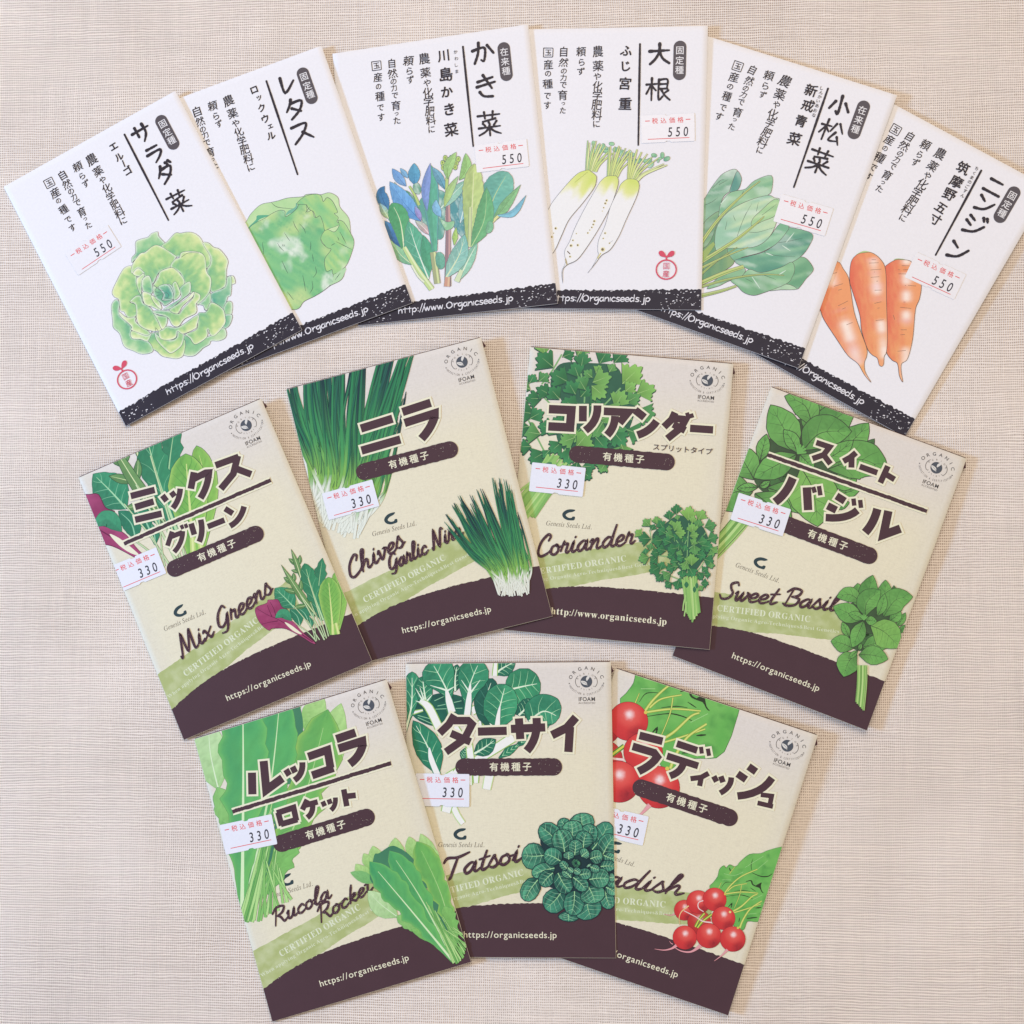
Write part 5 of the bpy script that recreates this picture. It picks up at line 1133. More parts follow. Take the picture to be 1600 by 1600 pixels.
def radish_root(ik, D, x, y, rr, hx=.06, hy=-.36, tone=1):
    c = np.array(D.one(x, y)); r = rr * D.k; h = np.array(D.one(x + hx * rr, y + hy * rr)); s = np.array(D.one(x + .5 * rr, y + .75 * rr))
    a = np.linspace(0, 2 * math.pi, 40, endpoint=False); P = np.c_[c[0] + r * np.cos(a), c[1] + r * np.sin(a)]
    def f(u, v):
        d = np.hypot(u - h[0], v - h[1]) / r; e = np.hypot(u - s[0], v - s[1]) / r; g = vn(u * 5, v * 5, 3)
        q = mixc(C('#d9403f'), C('#c43038'), np.clip(d - .5, 0, 1)); q = mixc(q, C('#8f2430'), np.clip(1.0 - e * 1.5, 0, .75) * (.7 + .6 * g)); q = mixc(q, C('#e66a62'), np.clip(1 - d * 1.3, 0, .7))
        return mixc(q, C('#f6dfe2'), np.clip(1.25 - d * 4.2, 0, .95) * (.75 + .5 * g)) * tone
    ik.line(np.vstack([P, P[:1]]), .22, C('#7d1f2b'), cap=False); ik.poly(P, f, max(.55, r * .1))
def draw_radish(ik, D):
    radish_leaves(ik, D)
    pk_ = C('#e2a0a8'); pw = C('#efd3d2')
    def rt(pts, w, c=pk_): 
        P = cat(D(pts), 6); ik.line(P, np.array(w) * D.k + .1, C('#b56a74'), cap=False); ik.line(P, np.array(w) * D.k, c, cap=False)
    rt([(345, 845), (280, 872), (200, 860)], [16, 8, 3])
    for x, y, r_, t in ((432, 815, 112, .95), (600, 950, 128, .78), (590, 722, 128, 1), (775, 692, 128, 1)): radish_root(ik, D, x, y, r_, tone=t)
    rt([(480, 765), (400, 830), (372, 900), (380, 985)], [14, 10, 8, 3], C('#e8c98c')); rt([(645, 705), (592, 730), (592, 790), (650, 832)], [12, 10, 10, 8], pw)
    for pts in ([(745, 860), (640, 940), (580, 1015)], [(660, 850), (600, 920), (555, 1005)]): ik.line(D(pts), 30 * D.k, C('#4f8a3a'), 5, cap=False); ik.line(D(pts), 14 * D.k, C('#cfd35c'), 5, cap=False)
    rt([(425, 820), (560, 890), (640, 940), (745, 955)], [8, 10, 12, 16], pw)
    radish_root(ik, D, 875, 905, 128)
    rt([(620, 1215), (510, 1285), (400, 1280), (315, 1235)], [40, 18, 12, 4], pk_)
    for x, y, r_ in ((435, 1125, 130), (708, 1105, 136), (980, 1142, 138)): radish_root(ik, D, x, y, r_)
    rt([(340, 1215), (285, 1250), (200, 1268), (92, 1255)], [34, 18, 10, 2]); rt([(920, 1262), (860, 1325), (770, 1392)], [30, 12, 3]); rt([(300, 1200), (280, 1190), (262, 1165)], [10, 6, 2])
    ik.dot(D.one(1040, 1015), 14 * D.k, C('#d9c85c'), 8); ik.dot(D.one(950, 835), 14 * D.k, C('#e3d88a'), 8); ik.dot(D.one(893, 632), 12 * D.k, C('#d9c85c'), 8)
RUC = [(0, .1), (.18, .3), (.3, .62), (.36, .42), (.5, .9), (.56, .66), (.7, 1), (.84, .86), (.94, .5), (1, 0)]
def draw_rucola(ik, D):
    k = D.k
    def lf(sp, w, sh, lo, hi, **kw):
        a = dict(nv=5, grain=.16, split=.18, out=C('#5f9a5a'), outw=.12, seed=int(w), rib=None); a.update(kw); leaf(ik, D(sp), w * k, sh, C(lo), C(hi), **a)
    pal = dict(nv=3, split=.1, out=C('#8fbf74'))
    for sp, w in (([(640, 420), (600, 240), (590, 68)], 105), ([(820, 320), (790, 180), (755, 55)], 80), ([(1060, 420), (980, 220), (893, 20)], 92), ([(1080, 500), (1060, 320), (1000, 160)], 80), ([(420, 470), (360, 300), (325, 165)], 100), ([(300, 430), (260, 340), (215, 255)], 62), ([(330, 560), (200, 480), (122, 380)], 86)): lf(sp, w, OVATE, '#8cc46a', '#b9dc94', **pal)
    lf([(360, 600), (200, 530), (58, 480)], 66, OVATE, '#6fb36a', '#86c07c', **pal); lf([(620, 1010), (420, 860), (270, 700)], 130, OVATE, '#a5d08e', '#c6e2b0', rib=C('#dbeccc'), ribw=.4, **{q: v for q, v in pal.items()})
    blob(ik, D([(325, 350), (350, 260), (400, 250), (540, 165), (640, 190), (760, 270), (870, 400), (940, 450), (1010, 590), (960, 700), (1110, 800), (1190, 1100), (1260, 1290), (1130, 1210), (940, 1080), (760, 900), (600, 910), (420, 700), (290, 560)]), lambda u, v: mixc(C('#39745a'), C('#4b8a66'), fb(u * .3, v * .3, 4)), None, grid=2)
    lf([(1180, 1290), (920, 1150), (605, 1005)], 95, RUC, '#7fbe68', '#93cb7a', wav=(.3, 7)); lf([(1120, 1310), (960, 1220), (780, 1160)], 70, OVATE, '#7cbb62', '#86c26c')
    lf([(1290, 1300), (1130, 720), (850, 110)], 165, RUC, '#78b860', '#6cb45e', rib=C('#b5d894'), ribw=.5, wav=(.22, 8), edge=C('#a9cc62'), dark=C('#3f8a55'))
    lf([(1330, 1320), (1270, 1080), (1170, 880)], 80, RUC, '#74b55e', '#86c26c', wav=(.3, 6))
    lf([(1230, 1420), (880, 760), (522, 222)], 150, RUC, '#6cb760', '#4fa868', rib=C('#cbe6b4'), ribw=.9, wav=(.16, 9), dark=C('#2f8660'), edge=C('#74bf66'), split=.3)
    lf([(1295, 1555), (720, 860), (285, 350)], 165, RUC, '#74bd64', '#48a468', rib=C('#d6ecc0'), ribw=1.1, wav=(.2, 9), dark=C('#2f8a62'), edge=C('#7cc468'), split=.3)
    r = random.Random(2); cs = ['#9fd07c', '#86c06a', '#b4dc8e', '#74b25e']
    for i in range(24):
        f = i / 23; a = (960 + 300 * f + r.uniform(-30, 30), 850 + 330 * f + r.uniform(-60, 60)); b = (1290 + 185 * f + r.uniform(-14, 14), 1555 - 300 * f + 140 * math.sin(math.pi * f) * .7 + r.uniform(-14, 14))
        P = cat(D([a, ((a[0] + b[0]) / 2 + r.uniform(-10, 16), (a[1] + b[1]) / 2), b]), 6); w = r.uniform(13, 24) * k
        ik.line(P, np.array([w * .3, w * .8, w]) + .16, C('#4c8a4e'), cap=False); ik.line(P, [w * .3, w * .8, w], C(r.choice(cs)), cap=False)
def draw_rucola_big(ik, D):
    k = D.k
    def lf(sp, w, sh, lo, hi, **kw):
        a = dict(nv=5, grain=.14, split=.25, out=C('#4f9460'), outw=.2, seed=int(w), rib=C('#cfe8c0'), ribw=1.0, dark=C('#2f8062')); a.update(kw); leaf(ik, D(sp), w * k, sh, C(lo), C(hi), **a)
    lf([(120, 760), (95, 480), (90, 180)], 62, OVATE, '#a9d790', '#c2e2a9', rib=None); lf([(600, 470), (585, 340), (615, 255)], 55, OVATE, '#9fd184', '#b9dd98', rib=None, wav=(.3, 4)); lf([(470, 360), (480, 270), (495, 190)], 60, OVATE, '#9ccf80', '#b2d994', rib=None)
    lf([(560, 520), (575, 420), (560, 330)], 70, OVATE, '#8fca78', '#a9d78c', rib=None)
    blob(ik, D([(130, 240), (300, 200), (420, 300), (460, 400), (430, 560), (340, 700), (250, 860), (190, 740), (150, 500)]), lambda u, v: mixc(C('#3f8062'), C('#5c9a74'), fb(u * .15, v * .15, 4)), None, grid=3)
    lf([(470, 780), (500, 480), (520, 245)], 88, RUC, '#78c068', '#6cb866', wav=(.16, 6), rib=None)
    lf([(250, 1060), (320, 820), (420, 640)], 70, RUC, '#74bc66', '#68b468', wav=(.2, 6))
    lf([(230, 930), (350, 560), (405, 140)], 108, RUC, '#74c06a', '#57ac6a', wav=(.14, 7), edge=C('#84cc70'))
    lf([(280, 1110), (205, 640), (250, 150)], 112, RUC, '#6fbc68', '#55aa6c', wav=(.16, 7), edge=C('#86cc74'))
    r = random.Random(8)
    for i in range(13):
        f = i / 12; a = (200 + 190 * f, 700 + r.uniform(-60, 60)); b = (265 + 110 * f + r.uniform(-6, 6), 1095 - 40 * f + r.uniform(-40, 20))
        P = cat(D([a, ((a[0] + b[0]) / 2 - 18 * (1 - f), (a[1] + b[1]) / 2), b]), 6); n = len(P); w = r.uniform(10, 16) * k
        c = mixc(np.tile(C(r.choice(['#8cc874', '#74b866', '#a5d68c'])), (n, 1)), C('#dfe8c6'), np.clip(np.linspace(-1, 1.1, n), 0, 1))
        ik.line(P, [w * .4, w, w * .5], c, cap=False)
def draw_tatsoi(ik, D):
    k = D.k; dk = C('#153a3c'); o = C('#12303a')
    blob(ik, D([(330, 420), (560, 260), (860, 200), (1060, 300), (1300, 400), (1310, 1240), (1150, 1300), (900, 1300), (700, 1390), (600, 1150), (420, 1040), (300, 960), (400, 700)]), lambda u, v: C('#17343b') * (1 + .3 * (fb(u * .4, v * .4, 2) - .5))[:, None], None, grid=2)
    LV = [((690, 1370), (700, 1512), 135), ((870, 330), (862, 92), 160), ((720, 330), (600, 165), 90), ((590, 520), (330, 260), 140), ((400, 640), (92, 640), 172), ((1010, 570), (1230, 215), 135), ((1150, 640), (1310, 390), 130), ((300, 960), (130, 1235), 118), ((620, 1110), (400, 1345), 150), ((1180, 1100), (1260, 1340), 95), ((1190, 1060), (1330, 1150), 70), ((940, 1180), (1000, 1478), 180), ((780, 1110), (735, 1425), 132),
          ((520, 810), (228, 900), 98), ((1200, 900), (1320, 1060), 80), ((1160, 640), (1320, 690), 70), ((960, 1050), (1050, 1270), 165), ((500, 870), (345, 1040), 100), ((960, 500), (1010, 238), 112), ((745, 430), (735, 188), 138), ((1120, 790), (1310, 790), 75), ((1230, 930), (1310, 930), 60), ((970, 960), (1235, 950), 128), ((560, 870), (720, 1120), 118), ((760, 930), (935, 1100), 92),
          ((650, 600), (570, 312), 140), ((895, 545), (940, 332), 116), ((600, 720), (385, 620), 116), ((985, 690), (1150, 650), 92), ((985, 790), (1112, 830), 55), ((830, 900), (1000, 890), 74), ((740, 940), (620, 840), 62), ((700, 830), (600, 720), 58), ((780, 645), (785, 436), 90), ((870, 660), (965, 590), 76), ((705, 700), (690, 590), 72), ((760, 830), (860, 880), 50), ((690, 800), (770, 860), 40), ((960, 760), (980, 790), 40)]
    for i, (a, b, w) in enumerate(LV):
        m = ((a[0] + b[0]) / 2 + (b[1] - a[1]) * .05 * (-1) ** i, (a[1] + b[1]) / 2 - (b[0] - a[0]) * .05 * (-1) ** i)
        ext = (b[0] + (b[0] - a[0]) * .02, b[1] + (b[1] - a[1]) * .02)
        t = i / len(LV); leaf(ik, D([a, m, ext]), w * k, ROUND, C('#266a5a'), C(('#4f9f80', '#5aa884', '#479478')[i % 3]), dark=dk, rib=C('#a2d49c'), ribw=.5, nv=4, vein=C('#a9d8b4'), veinw=.16, vlen=.95, out=o, outw=.34, split=.15, streak=.75, base_dark=.5, seed=i, ns=8, nt=24)
    for i in range(9):
        a = i * .75; p = (800 + 55 * math.cos(a), 745 + 50 * math.sin(a)); q = (800 + 15 * math.cos(a + .8), 745 + 15 * math.sin(a + .8))
        leaf(ik, D([q, p]), 34 * k, ROUND, C('#2f7a5a'), C('#5aa06a'), dark=dk, nv=2, out=o, outw=.22, streak=.5, seed=i, nt=10, ns=3)
def draw_tatsoi_big(ik, D):
    k = D.k; o = C('#1c4a44'); wh = C('#f0f0ee')
    def lf(sp, w, sh, lo='#2f8a66', hi='#3f9a72', **kw):
        a = dict(nv=4, grain=.3, split=.35, out=o, outw=.22, seed=int(w), rib=C('#dff0d8'), ribw=1.1, dark=C('#1d6450'), vein=C('#a9dcae'), veinw=.3, streak=.25); a.update(kw); leaf(ik, D(sp), w * k, sh, C(lo), C(hi), **a)
    def st(pts, w, edge='#9cc66a'):
        P = cat(D(pts), 6); ik.line(P, np.array(w) * k + .9, C(edge), cap=False); ik.line(P, np.array(w) * k, wh, cap=False)
    blob(ik, D([(60, 440), (290, 340), (430, 330), (590, 380), (585, 540), (440, 600), (300, 645), (120, 570)]), lambda u, v: mixc(C('#174a44'), C('#24705a'), hatch(u, v, .2, 3, .1, .5)), None, grid=2)
    lf([(500, 310), (500, 180), (520, 50)], 90, OVATE, '#1f5f50', '#27705a'); lf([(880, 150), (950, 90), (1080, 20)], 90, OVATE, '#236a56', '#2f7d62'); st([(880, 160), (890, 20)], [40, 30])
    for a, b in (((300, 400), (420, 345)), ((330, 450), (560, 400)), ((310, 480), (570, 470)), ((140, 540), (360, 600)), ((140, 560), (300, 630))): ik.line(D([a, b]), .35, C('#8fc8a0'), cap=False)
    st([(70, 520), (190, 490)], [30, 10])
    lf([(20, 700), (80, 440), (85, 120)], 82, OBOV); lf([(220, 430), (200, 290), (185, 165)], 82, ROUND, '#338d68', '#2f8462')
    st([(660, 500), (800, 420)], [70, 60]); st([(700, 640), (830, 560)], [40, 60], '#86b85a'); lf([(760, 640), (800, 560), (830, 470)], 50, OVATE, '#9cc46a', '#b0d07c', rib=None, vein=None)
    lf([(850, 640), (790, 420), (860, 185)], 110, ROUND, '#1a5048', '#1f5f52', vein=C('#4a8c78')); lf([(1010, 440), (1200, 420), (1300, 330)], 110, ROUND, '#1f5f50', '#2a745c')
    lf([(990, 300), (1160, 260), (1320, 230)], 172, ROUND, '#44a070', '#358c66')
    lf([(1110, 540), (1180, 470), (1240, 390)], 80, ROUND, '#1f5f50', '#256a58'); lf([(1210, 600), (1350, 500), (1500, 560)], 165, ROUND, '#2f8a66', '#4aa37c')
    lf([(1080, 840), (1240, 730), (1420, 620)], 60, LANCE, '#2a7a5e', '#338a66', rib=None)
    st([(420, 1130), (740, 950), (1060, 750)], [50, 70, 80]); lf([(920, 950), (1020, 880), (1130, 810)], 40, LANCE, '#2f8462', '#358c66', rib=None)
    lf([(680, 910), (780, 850), (890, 770)], 82, OVATE, '#1f6a54', '#2a7a5e'); lf([(560, 960), (590, 900), (600, 850)], 40, OVATE, '#2a745c', '#2f7d62', rib=None)
    st([(630, 800), (650, 960)], [56, 60]); st([(450, 480), (500, 640), (640, 840)], [50, 40, 50])
    st([(160, 400), (250, 470), (370, 720)], [30, 70, 70])
    lf([(440, 470), (420, 300), (270, 20)], 165, OBOV, nv=4); st([(470, 510), (440, 400), (415, 290)], [70, 62, 20], '#2f8462')
    lf([(620, 560), (640, 260), (740, 10)], 150, OBOV); st([(612, 560), (630, 400), (645, 240)], [60, 54, 14], '#2f8462')
    for a, b in (((190, 400), (120, 280)), ((200, 390), (160, 270)), ((230, 400), (280, 340)), ((180, 420), (120, 400)), ((420, 300), (260, 250)), ((430, 300), (500, 260)), ((640, 320), (560, 200)), ((650, 320), (740, 200))): ik.line(D([a, b]), [.9, .2], C('#e3f2e0'), cap=False)
    lf([(905, 640), (930, 460), (985, 240)], 165, ROUND, '#35936a', '#48a477'); st([(905, 640), (915, 540), (930, 450)], [50, 36, 10], '#2f8462')
    lf([(340, 1110), (230, 830), (95, 590)], 130, OVATE, '#2f8a66', '#2a8060'); st([(330, 1110), (270, 960), (250, 850)], [56, 50, 12], '#2f8462')
    st([(830, 1100), (800, 1250)], [80, 70], '#c3dc9c'); st([(700, 1100), (700, 1190)], [50, 36], '#9cc66a'); st([(640, 1120), (650, 1210)], [36, 20], '#9cc66a'); st([(470, 1390), (520, 1500), (575, 1580)], [50, 50, 44], '#c3dc9c'); st([(430, 1390), (410, 1470)], [90, 80], '#9cc66a')
    st([(500, 1090), (560, 1000)], [40, 44])
# ---------------------------------------------------------------- the cloth everything lies on
def cloth():
    n = 240; S = 0.9; xs = np.linspace(-S / 2, S / 2, n + 1)
    X, Y = np.meshgrid(xs + .01, xs); X = X.ravel(); Y = Y.ravel()
    soft = fb(X / .085 + 4, Y / .16, 31) * .7 + fb(X / .2, Y / .07 + 9, 12) * .5
    soft = (soft - soft.max()) * .0024
    m = n + 1; i, j = np.meshgrid(np.arange(n), np.arange(n), indexing='ij'); a = (i * m + j).ravel()
    me = bpy.data.meshes.new('linen_cloth')
    me.from_pydata(np.c_[X, Y, soft].tolist(), [], np.c_[a, a + 1, a + m + 1, a + m].tolist()); me.update()
    me.polygons.foreach_set('use_smooth', np.ones(len(me.polygons), bool))
    o = bpy.data.objects.new('linen_cloth', me); COL.objects.link(o); o['kind'] = 'structure'
    mt, nt, b = new_mat('woven_linen', .85, .15); b.inputs['Sheen Weight'].default_value = .1
    L_ = nt.links.new
    def val(x): return x
    def mth(op, a, b_=None, c=None, clamp=False):
        k = nd(nt, 'ShaderNodeMath', operation=op); k.use_clamp = clamp
        for q, x in enumerate((a, b_, c)):
            if x is None: continue
            if isinstance(x, (int, float)): k.inputs[q].default_value = x
            else: L_(x, k.inputs[q])
        return k.outputs[0]
    tc = nd(nt, 'ShaderNodeTexCoord'); sp = nd(nt, 'ShaderNodeSeparateXYZ'); L_(tc.outputs['Object'], sp.inputs[0])
    x, y = sp.outputs[0], sp.outputs[1]
    def noise(sx, sy, det=2, off=0.0, sc=1):
        cb = nd(nt, 'ShaderNodeCombineXYZ'); L_(mth('MULTIPLY', x, sx), cb.inputs[0]); L_(mth('MULTIPLY', y, sy), cb.inputs[1]); cb.inputs[2].default_value = off
        n_ = nd(nt, 'ShaderNodeTexNoise'); n_.inputs['Scale'].default_value = sc; n_.inputs['Detail'].default_value = det; L_(cb.outputs[0], n_.inputs['Vector']); return n_.outputs['Fac']
    PX, PY = 0.00099, 0.00126
    wx = mth('MULTIPLY', mth('SUBTRACT', noise(40, 18, 2, 1), .5), 2.6); wx2 = mth('MULTIPLY', mth('SUBTRACT', noise(420, 160, 2, 3), .5), .7)
    wy = mth('MULTIPLY', mth('SUBTRACT', noise(14, 40, 2, 5), .5), 2.6); wy2 = mth('MULTIPLY', mth('SUBTRACT', noise(160, 420, 2, 7), .5), .7)
    U = mth('ADD', mth('MULTIPLY', x, 1 / PX), mth('ADD', wx, wx2)); V_ = mth('ADD', mth('MULTIPLY', y, 1 / PY), mth('ADD', wy, wy2))
    cu = mth('MULTIPLY_ADD', mth('COSINE', mth('MULTIPLY', U, 2 * math.pi)), .5, .5); cv = mth('MULTIPLY_ADD', mth('COSINE', mth('MULTIPLY', V_, 2 * math.pi)), .5, .5)
    gu = mth('SUBTRACT', 1, cu); gv = mth('SUBTRACT', 1, cv)
    # one value per thread, changing slowly along it
    def thread(fu, fv, du, dv, off):
        cb = nd(nt, 'ShaderNodeCombineXYZ')
        L_(mth('MULTIPLY', fu, du), cb.inputs[0]); L_(mth('MULTIPLY', fv, dv), cb.inputs[1]); cb.inputs[2].default_value = off
        n_ = nd(nt, 'ShaderNodeTexNoise'); n_.inputs['Scale'].default_value = 1; n_.inputs['Detail'].default_value = 2; L_(cb.outputs[0], n_.inputs['Vector']); return n_.outputs['Fac']
    tu = thread(mth('ROUND', U), V_, 1.37, .03, 2.0); tv = thread(U, mth('ROUND', V_), .024, 1.37, 6.0)
    hole = mth('MULTIPLY', mth('POWER', gu, 1.2), mth('POWER', gv, 1.4))
    ih = mth('MULTIPLY', hole, mth('MULTIPLY_ADD', noise(900, 800, 1, 11), 1.9, -.05, True))
    ln = mth('MULTIPLY', mth('POWER', gv, 1.6), mth('MULTIPLY_ADD', noise(9, 12, 2, 13), 1.6, -.42, True))
    lu = mth('MULTIPLY', mth('POWER', gu, 1.5), mth('MULTIPLY_ADD', noise(10, 8, 2, 17), 1.4, -.50, True))
    dark = mth('MINIMUM', mth('ADD', mth('MULTIPLY', ih, 1.05), mth('ADD', mth('MULTIPLY', ln, .5), mth('MULTIPLY', lu, .42))), 1.0)
    br = mth('ADD', mth('MULTIPLY', mth('SUBTRACT', tu, .5), .22), mth('MULTIPLY', mth('SUBTRACT', tv, .5), .24))
    big = mth('MULTIPLY', mth('SUBTRACT', noise(14, 10, 2, 19), .5), .12)
    slub = mth('MULTIPLY', mth('MULTIPLY_ADD', noise(260, 900, 2, 23), 5, -3.2, True), .25)
    def rgb(c):
        k = nd(nt, 'ShaderNodeRGB'); k.outputs[0].default_value = (*c, 1); return k.outputs[0]
    def mx(f, a, b_, t='MIX'):
        k = nd(nt, 'ShaderNodeMix', data_type='RGBA', blend_type=t); 
        if isinstance(f, (int, float)): k.inputs[0].default_value = f
        else: L_(f, k.inputs[0])
        L_(a, k.inputs[6]); L_(b_, k.inputs[7]); return k.outputs[2]
    base = mx(noise(26, 18, 3, 29), rgb(CLOTH_A), rgb(CLOTH_B))
    base = mx(slub, base, rgb(CLOTH_S))
    base = mx(dark, base, rgb(CLOTH_D))
    mulv = mth('ADD', 1.0, mth('ADD', br, big))
    cbm = nd(nt, 'ShaderNodeCombineColor'); [L_(mulv, cbm.inputs[q]) for q in range(3)]
    L_(mx(1.0, base, cbm.outputs[0], 'MULTIPLY'), b.inputs['Base Color'])
    bp = nd(nt, 'ShaderNodeBump'); bp.inputs['Strength'].default_value = .5; bp.inputs['Distance'].default_value = .00035
    L_(mth('ADD', mth('MAXIMUM', mth('MULTIPLY', cu, mth('ADD', tu, .4)), mth('MULTIPLY', cv, mth('ADD', tv, .4))), 0), bp.inputs['Height']); L_(bp.outputs[0], b.inputs['Normal'])
    me.materials.append(mt)
CLOTH_A = C('#f4eae7'); CLOTH_B = C('#f0e4dc'); CLOTH_S = C('#dfc9a8'); CLOTH_D = C('#a8948a')
cloth()

# ---------------------------------------------------------------- white packets fanned along the top
GW = 'white seed packets fanned along the top'
GG = 'cream and brown seed packets'
def dkmap(voff):
    class F_: pass
    f = F_(); f.one = lambda x, y: (46.3 + (x - 415) / 10.4, voff + (y - 172) * .0968); return f
def white(corners, lift, label): return Packet(corners, lift, .9, .5, label, GW, 'w')

pk = white([(6.0, 292.0), (274.0, 142.0), (472.0, 515.5), (196.5, 666.0)], (0, 1.6, 1.7, 0), 'white seed packet with a frilly open lettuce drawing and a red stamp bottom left')
D = pk.crop(0, 120, 2.858); dm = dkmap(10.0)
white_base(pk, dm, '固定種', seed=1)
white_titles(pk, D, [('サ', 632, 252, 9.0), ('ラ', 690, 345, 8.6), ('ダ', 740, 432, 9.2), ('菜', 797, 555, 11.2)], ((556, 258), (752, 640)), [('エ', 507, 312, 5.2), ('ル', 532, 358, 5.2), ('|', 553, 388, 0), ('ゴ', 570, 418, 5.4)])
ik = Ink(pk); draw_butterhead(ik, pk.crop(165, 350, 7.271)); ik.build('vegetable_illustration')
origin_stamp(pk, 11.3, 119.7)
sticker(pk, (12.2, 46.6), (38.2, 44.4), (13.4, 60.2), '550')

pk = white([(213.3, 178.5), (502.0, 71.5), (644.0, 473.5), (351.1, 582.2)], (0, 1.5, 1.6, 0), 'white seed packet with a round green iceberg lettuce drawing and no price sticker')
D = pk.crop(280, 60, 3.2); white_base(pk, dkmap(10.0), '固定種', True, seed=2)
white_titles(pk, D, [('レ', 540, 230, 9.0), ('タ', 580, 350, 10.0), ('ス', 612, 470, 10.2)], ((436, 214), (592, 680)), [('ロ', 375, 258, 5.2), ('ッ', 400, 298, 4.0), ('ク', 412, 348, 5.0), ('ウ', 430, 402, 5.2), ('ェ', 456, 440, 3.8), ('ル', 460, 487, 5.2)])
ik = Ink(pk); draw_iceberg(ik, pk.crop(375, 290, 8.0)); ik.build('vegetable_illustration')

pk = white([(519.7, 84.0), (825.0, 38.0), (871.5, 474.3), (559.7, 509.0)], (0, 1.5, 1.6, 0), 'white seed packet with a bunch of blue and green leafy stalks and flower buds')
D = pk.crop(510, 30, 3.479); white_base(pk, dkmap(9.6), '在来種', True, seed=3)
white_titles(pk, D, [('か', 850, 180, 11), ('き', 868, 365, 11.5), ('菜', 885, 565, 12.2)], ((742, 150), (798, 690)), [('川', 635, 200, 6.5), ('島', 650, 300, 7.5), ('か', 655, 395, 7.0), ('き', 668, 490, 7.5), ('菜', 678, 600, 7.3)], [('か', 702, 178), ('わ', 706, 214), ('し', 706, 250), ('ま', 709, 284)])
ik = Ink(pk); draw_kakina(ik, pk.crop(580, 230, 6.4)); ik.build('vegetable_illustration')
sticker(pk, (66.9, 57.2), (93.1, 57.4), (67.0, 71.0), '550')

pk = white([(789.6, 46.9), (1106.0, 40.5), (1095.5, 484.5), (779.9, 481.1)], (0, 1.5, 1.6, 0), 'white seed packet with three long white radishes drawing and a red stamp bottom right')
D = pk.crop(810, 30, 3.333); white_base(pk, dkmap(12.0), '固定種', seed=4)
white_titles(pk, D, [('大', 735, 182, 10.4), ('根', 728, 365, 11.6)], ((633, 130), (624, 655)), [('ふ', 562, 165, 6.6), ('じ', 560, 245, 6.4), ('宮', 555, 335, 6.6), ('重', 556, 440, 6.8)])
ik = Ink(pk); draw_daikon(ik, pk.crop(850, 210, 6.667)); ik.build('vegetable_illustration')
origin_stamp(pk, 82.4, 120.9)
sticker(pk, (68.2, 44.6), (94.4, 43.6), (69.0, 58.4), '550')

pk = white([(1097.5, 54.2), (1401.5, 149.0), (1247.5, 575.5), (946.5, 467.4)], (0, 1.5, 1.7, 0), 'white seed packet with broad smooth green spinach like leaves on long stalks')
D = pk.crop(1000, 40, 2.963); white_base(pk, dkmap(9.8), '在来種', seed=5)
white_titles(pk, D, [('小', 925, 370, 9.6), ('松', 885, 490, 11), ('菜', 832, 625, 12)], ((870, 292), (712, 748)), [('新', 792, 300, 6.4), ('戒', 778, 370, 6.4), ('青', 745, 442, 6.2), ('菜', 715, 525, 6.8)],
             [('し', 841, 290), ('ん', 838, 310), ('か', 832, 330), ('い', 824, 350), ('あ', 819, 371), ('お', 811, 393), ('な', 805, 415)])
ik = Ink(pk); draw_komatsuna(ik, pk.crop(1090, 250, 6.958)); ik.build('vegetable_illustration')
sticker(pk, (63.6, 63.4), (89.6, 62.2), (64.2, 77.4), '550')

pk = white([(1354.9, 140.5), (1639.1, 293.6), (1413.5, 683.0), (1130.5, 525.4)], (0, .7, .3, 0), 'white seed packet with three orange carrots drawing running off the right edge')
D = pk.crop(1230, 150, 3.019); white_base(pk, dkmap(10.6), '固定種', seed=6)
white_titles(pk, D, [('ニ', 975, 430, 9), ('ン', 932, 512, 8.6), ('ジ', 882, 612, 9.6), ('ン', 805, 732, 9.4)], ((915, 352), (700, 750)), [('筑', 830, 340, 6.4), ('摩', 798, 405, 6.4), ('野', 765, 465, 6.4), ('五', 725, 528, 5.8), ('寸', 700, 582, 5.8)],
             [('ち', 893, 342), ('く', 882, 364), ('ま', 871, 385), ('の', 860, 406), ('ご', 849, 427), ('す', 839, 448), ('ん', 827, 470)])
ik = Ink(pk); draw_carrots(ik, pk.crop(1270, 380, 6.956)); ik.build('vegetable_illustration')
sticker(pk, (60.4, 58.8), (86.4, 56.8), (61.4, 72.4), '550')

# ---------------------------------------------------------------- cream and brown packets
def green(corners, lift, label): return Packet(corners, lift, 1.0, 1.1, label, GG, 'g')
def pictures(pk, big, small):
    """big: the enlarged picture bled off the top left; small: the bunch over the brown foot"""
    ik = Ink(pk, big[1]); big[0](ik, big[2]); ik.build('vegetable_illustration')
def title(pk, parts, rules=()):
    """parts: (stroke polylines in card mm, stroke width)"""
    ik = Ink(pk); hw = .95
    for a, b in rules: ik.line([a, b], 3.6, CREAM, cap=False)
    for S, w in parts:
        for p in S:
            P = np.array(p, float); d0 = P[0] - P[1]; d1 = P[-1] - P[-2]
            P[0] += d0 / np.hypot(*d0) * hw; P[-1] += d1 / np.hypot(*d1) * hw; ik.line(P, w + 2 * hw, CREAM, cap=False)
    for i, (a, b) in enumerate(rules):
        P = resample([a, b], .7); P[:, 1] += np.convolve(np.random.RandomState(i + 3).randn(len(P)), [.3, .5, .3], 'same') * .09; ik.line(P, 1.9, BROWN, cap=False, rough=.22)
    for S, w in parts:
        for p in S: ik.line(p, w, BROWN, cap=False)
    ik.build('title_lettering')
def arc3(a, b, c, n=7):
    a, b, c = map(np.array, (a, b, c)); return [tuple((1 - t) ** 2 * a + 2 * t * (1 - t) * b + t * t * c) for t in np.linspace(0, 1, n)]
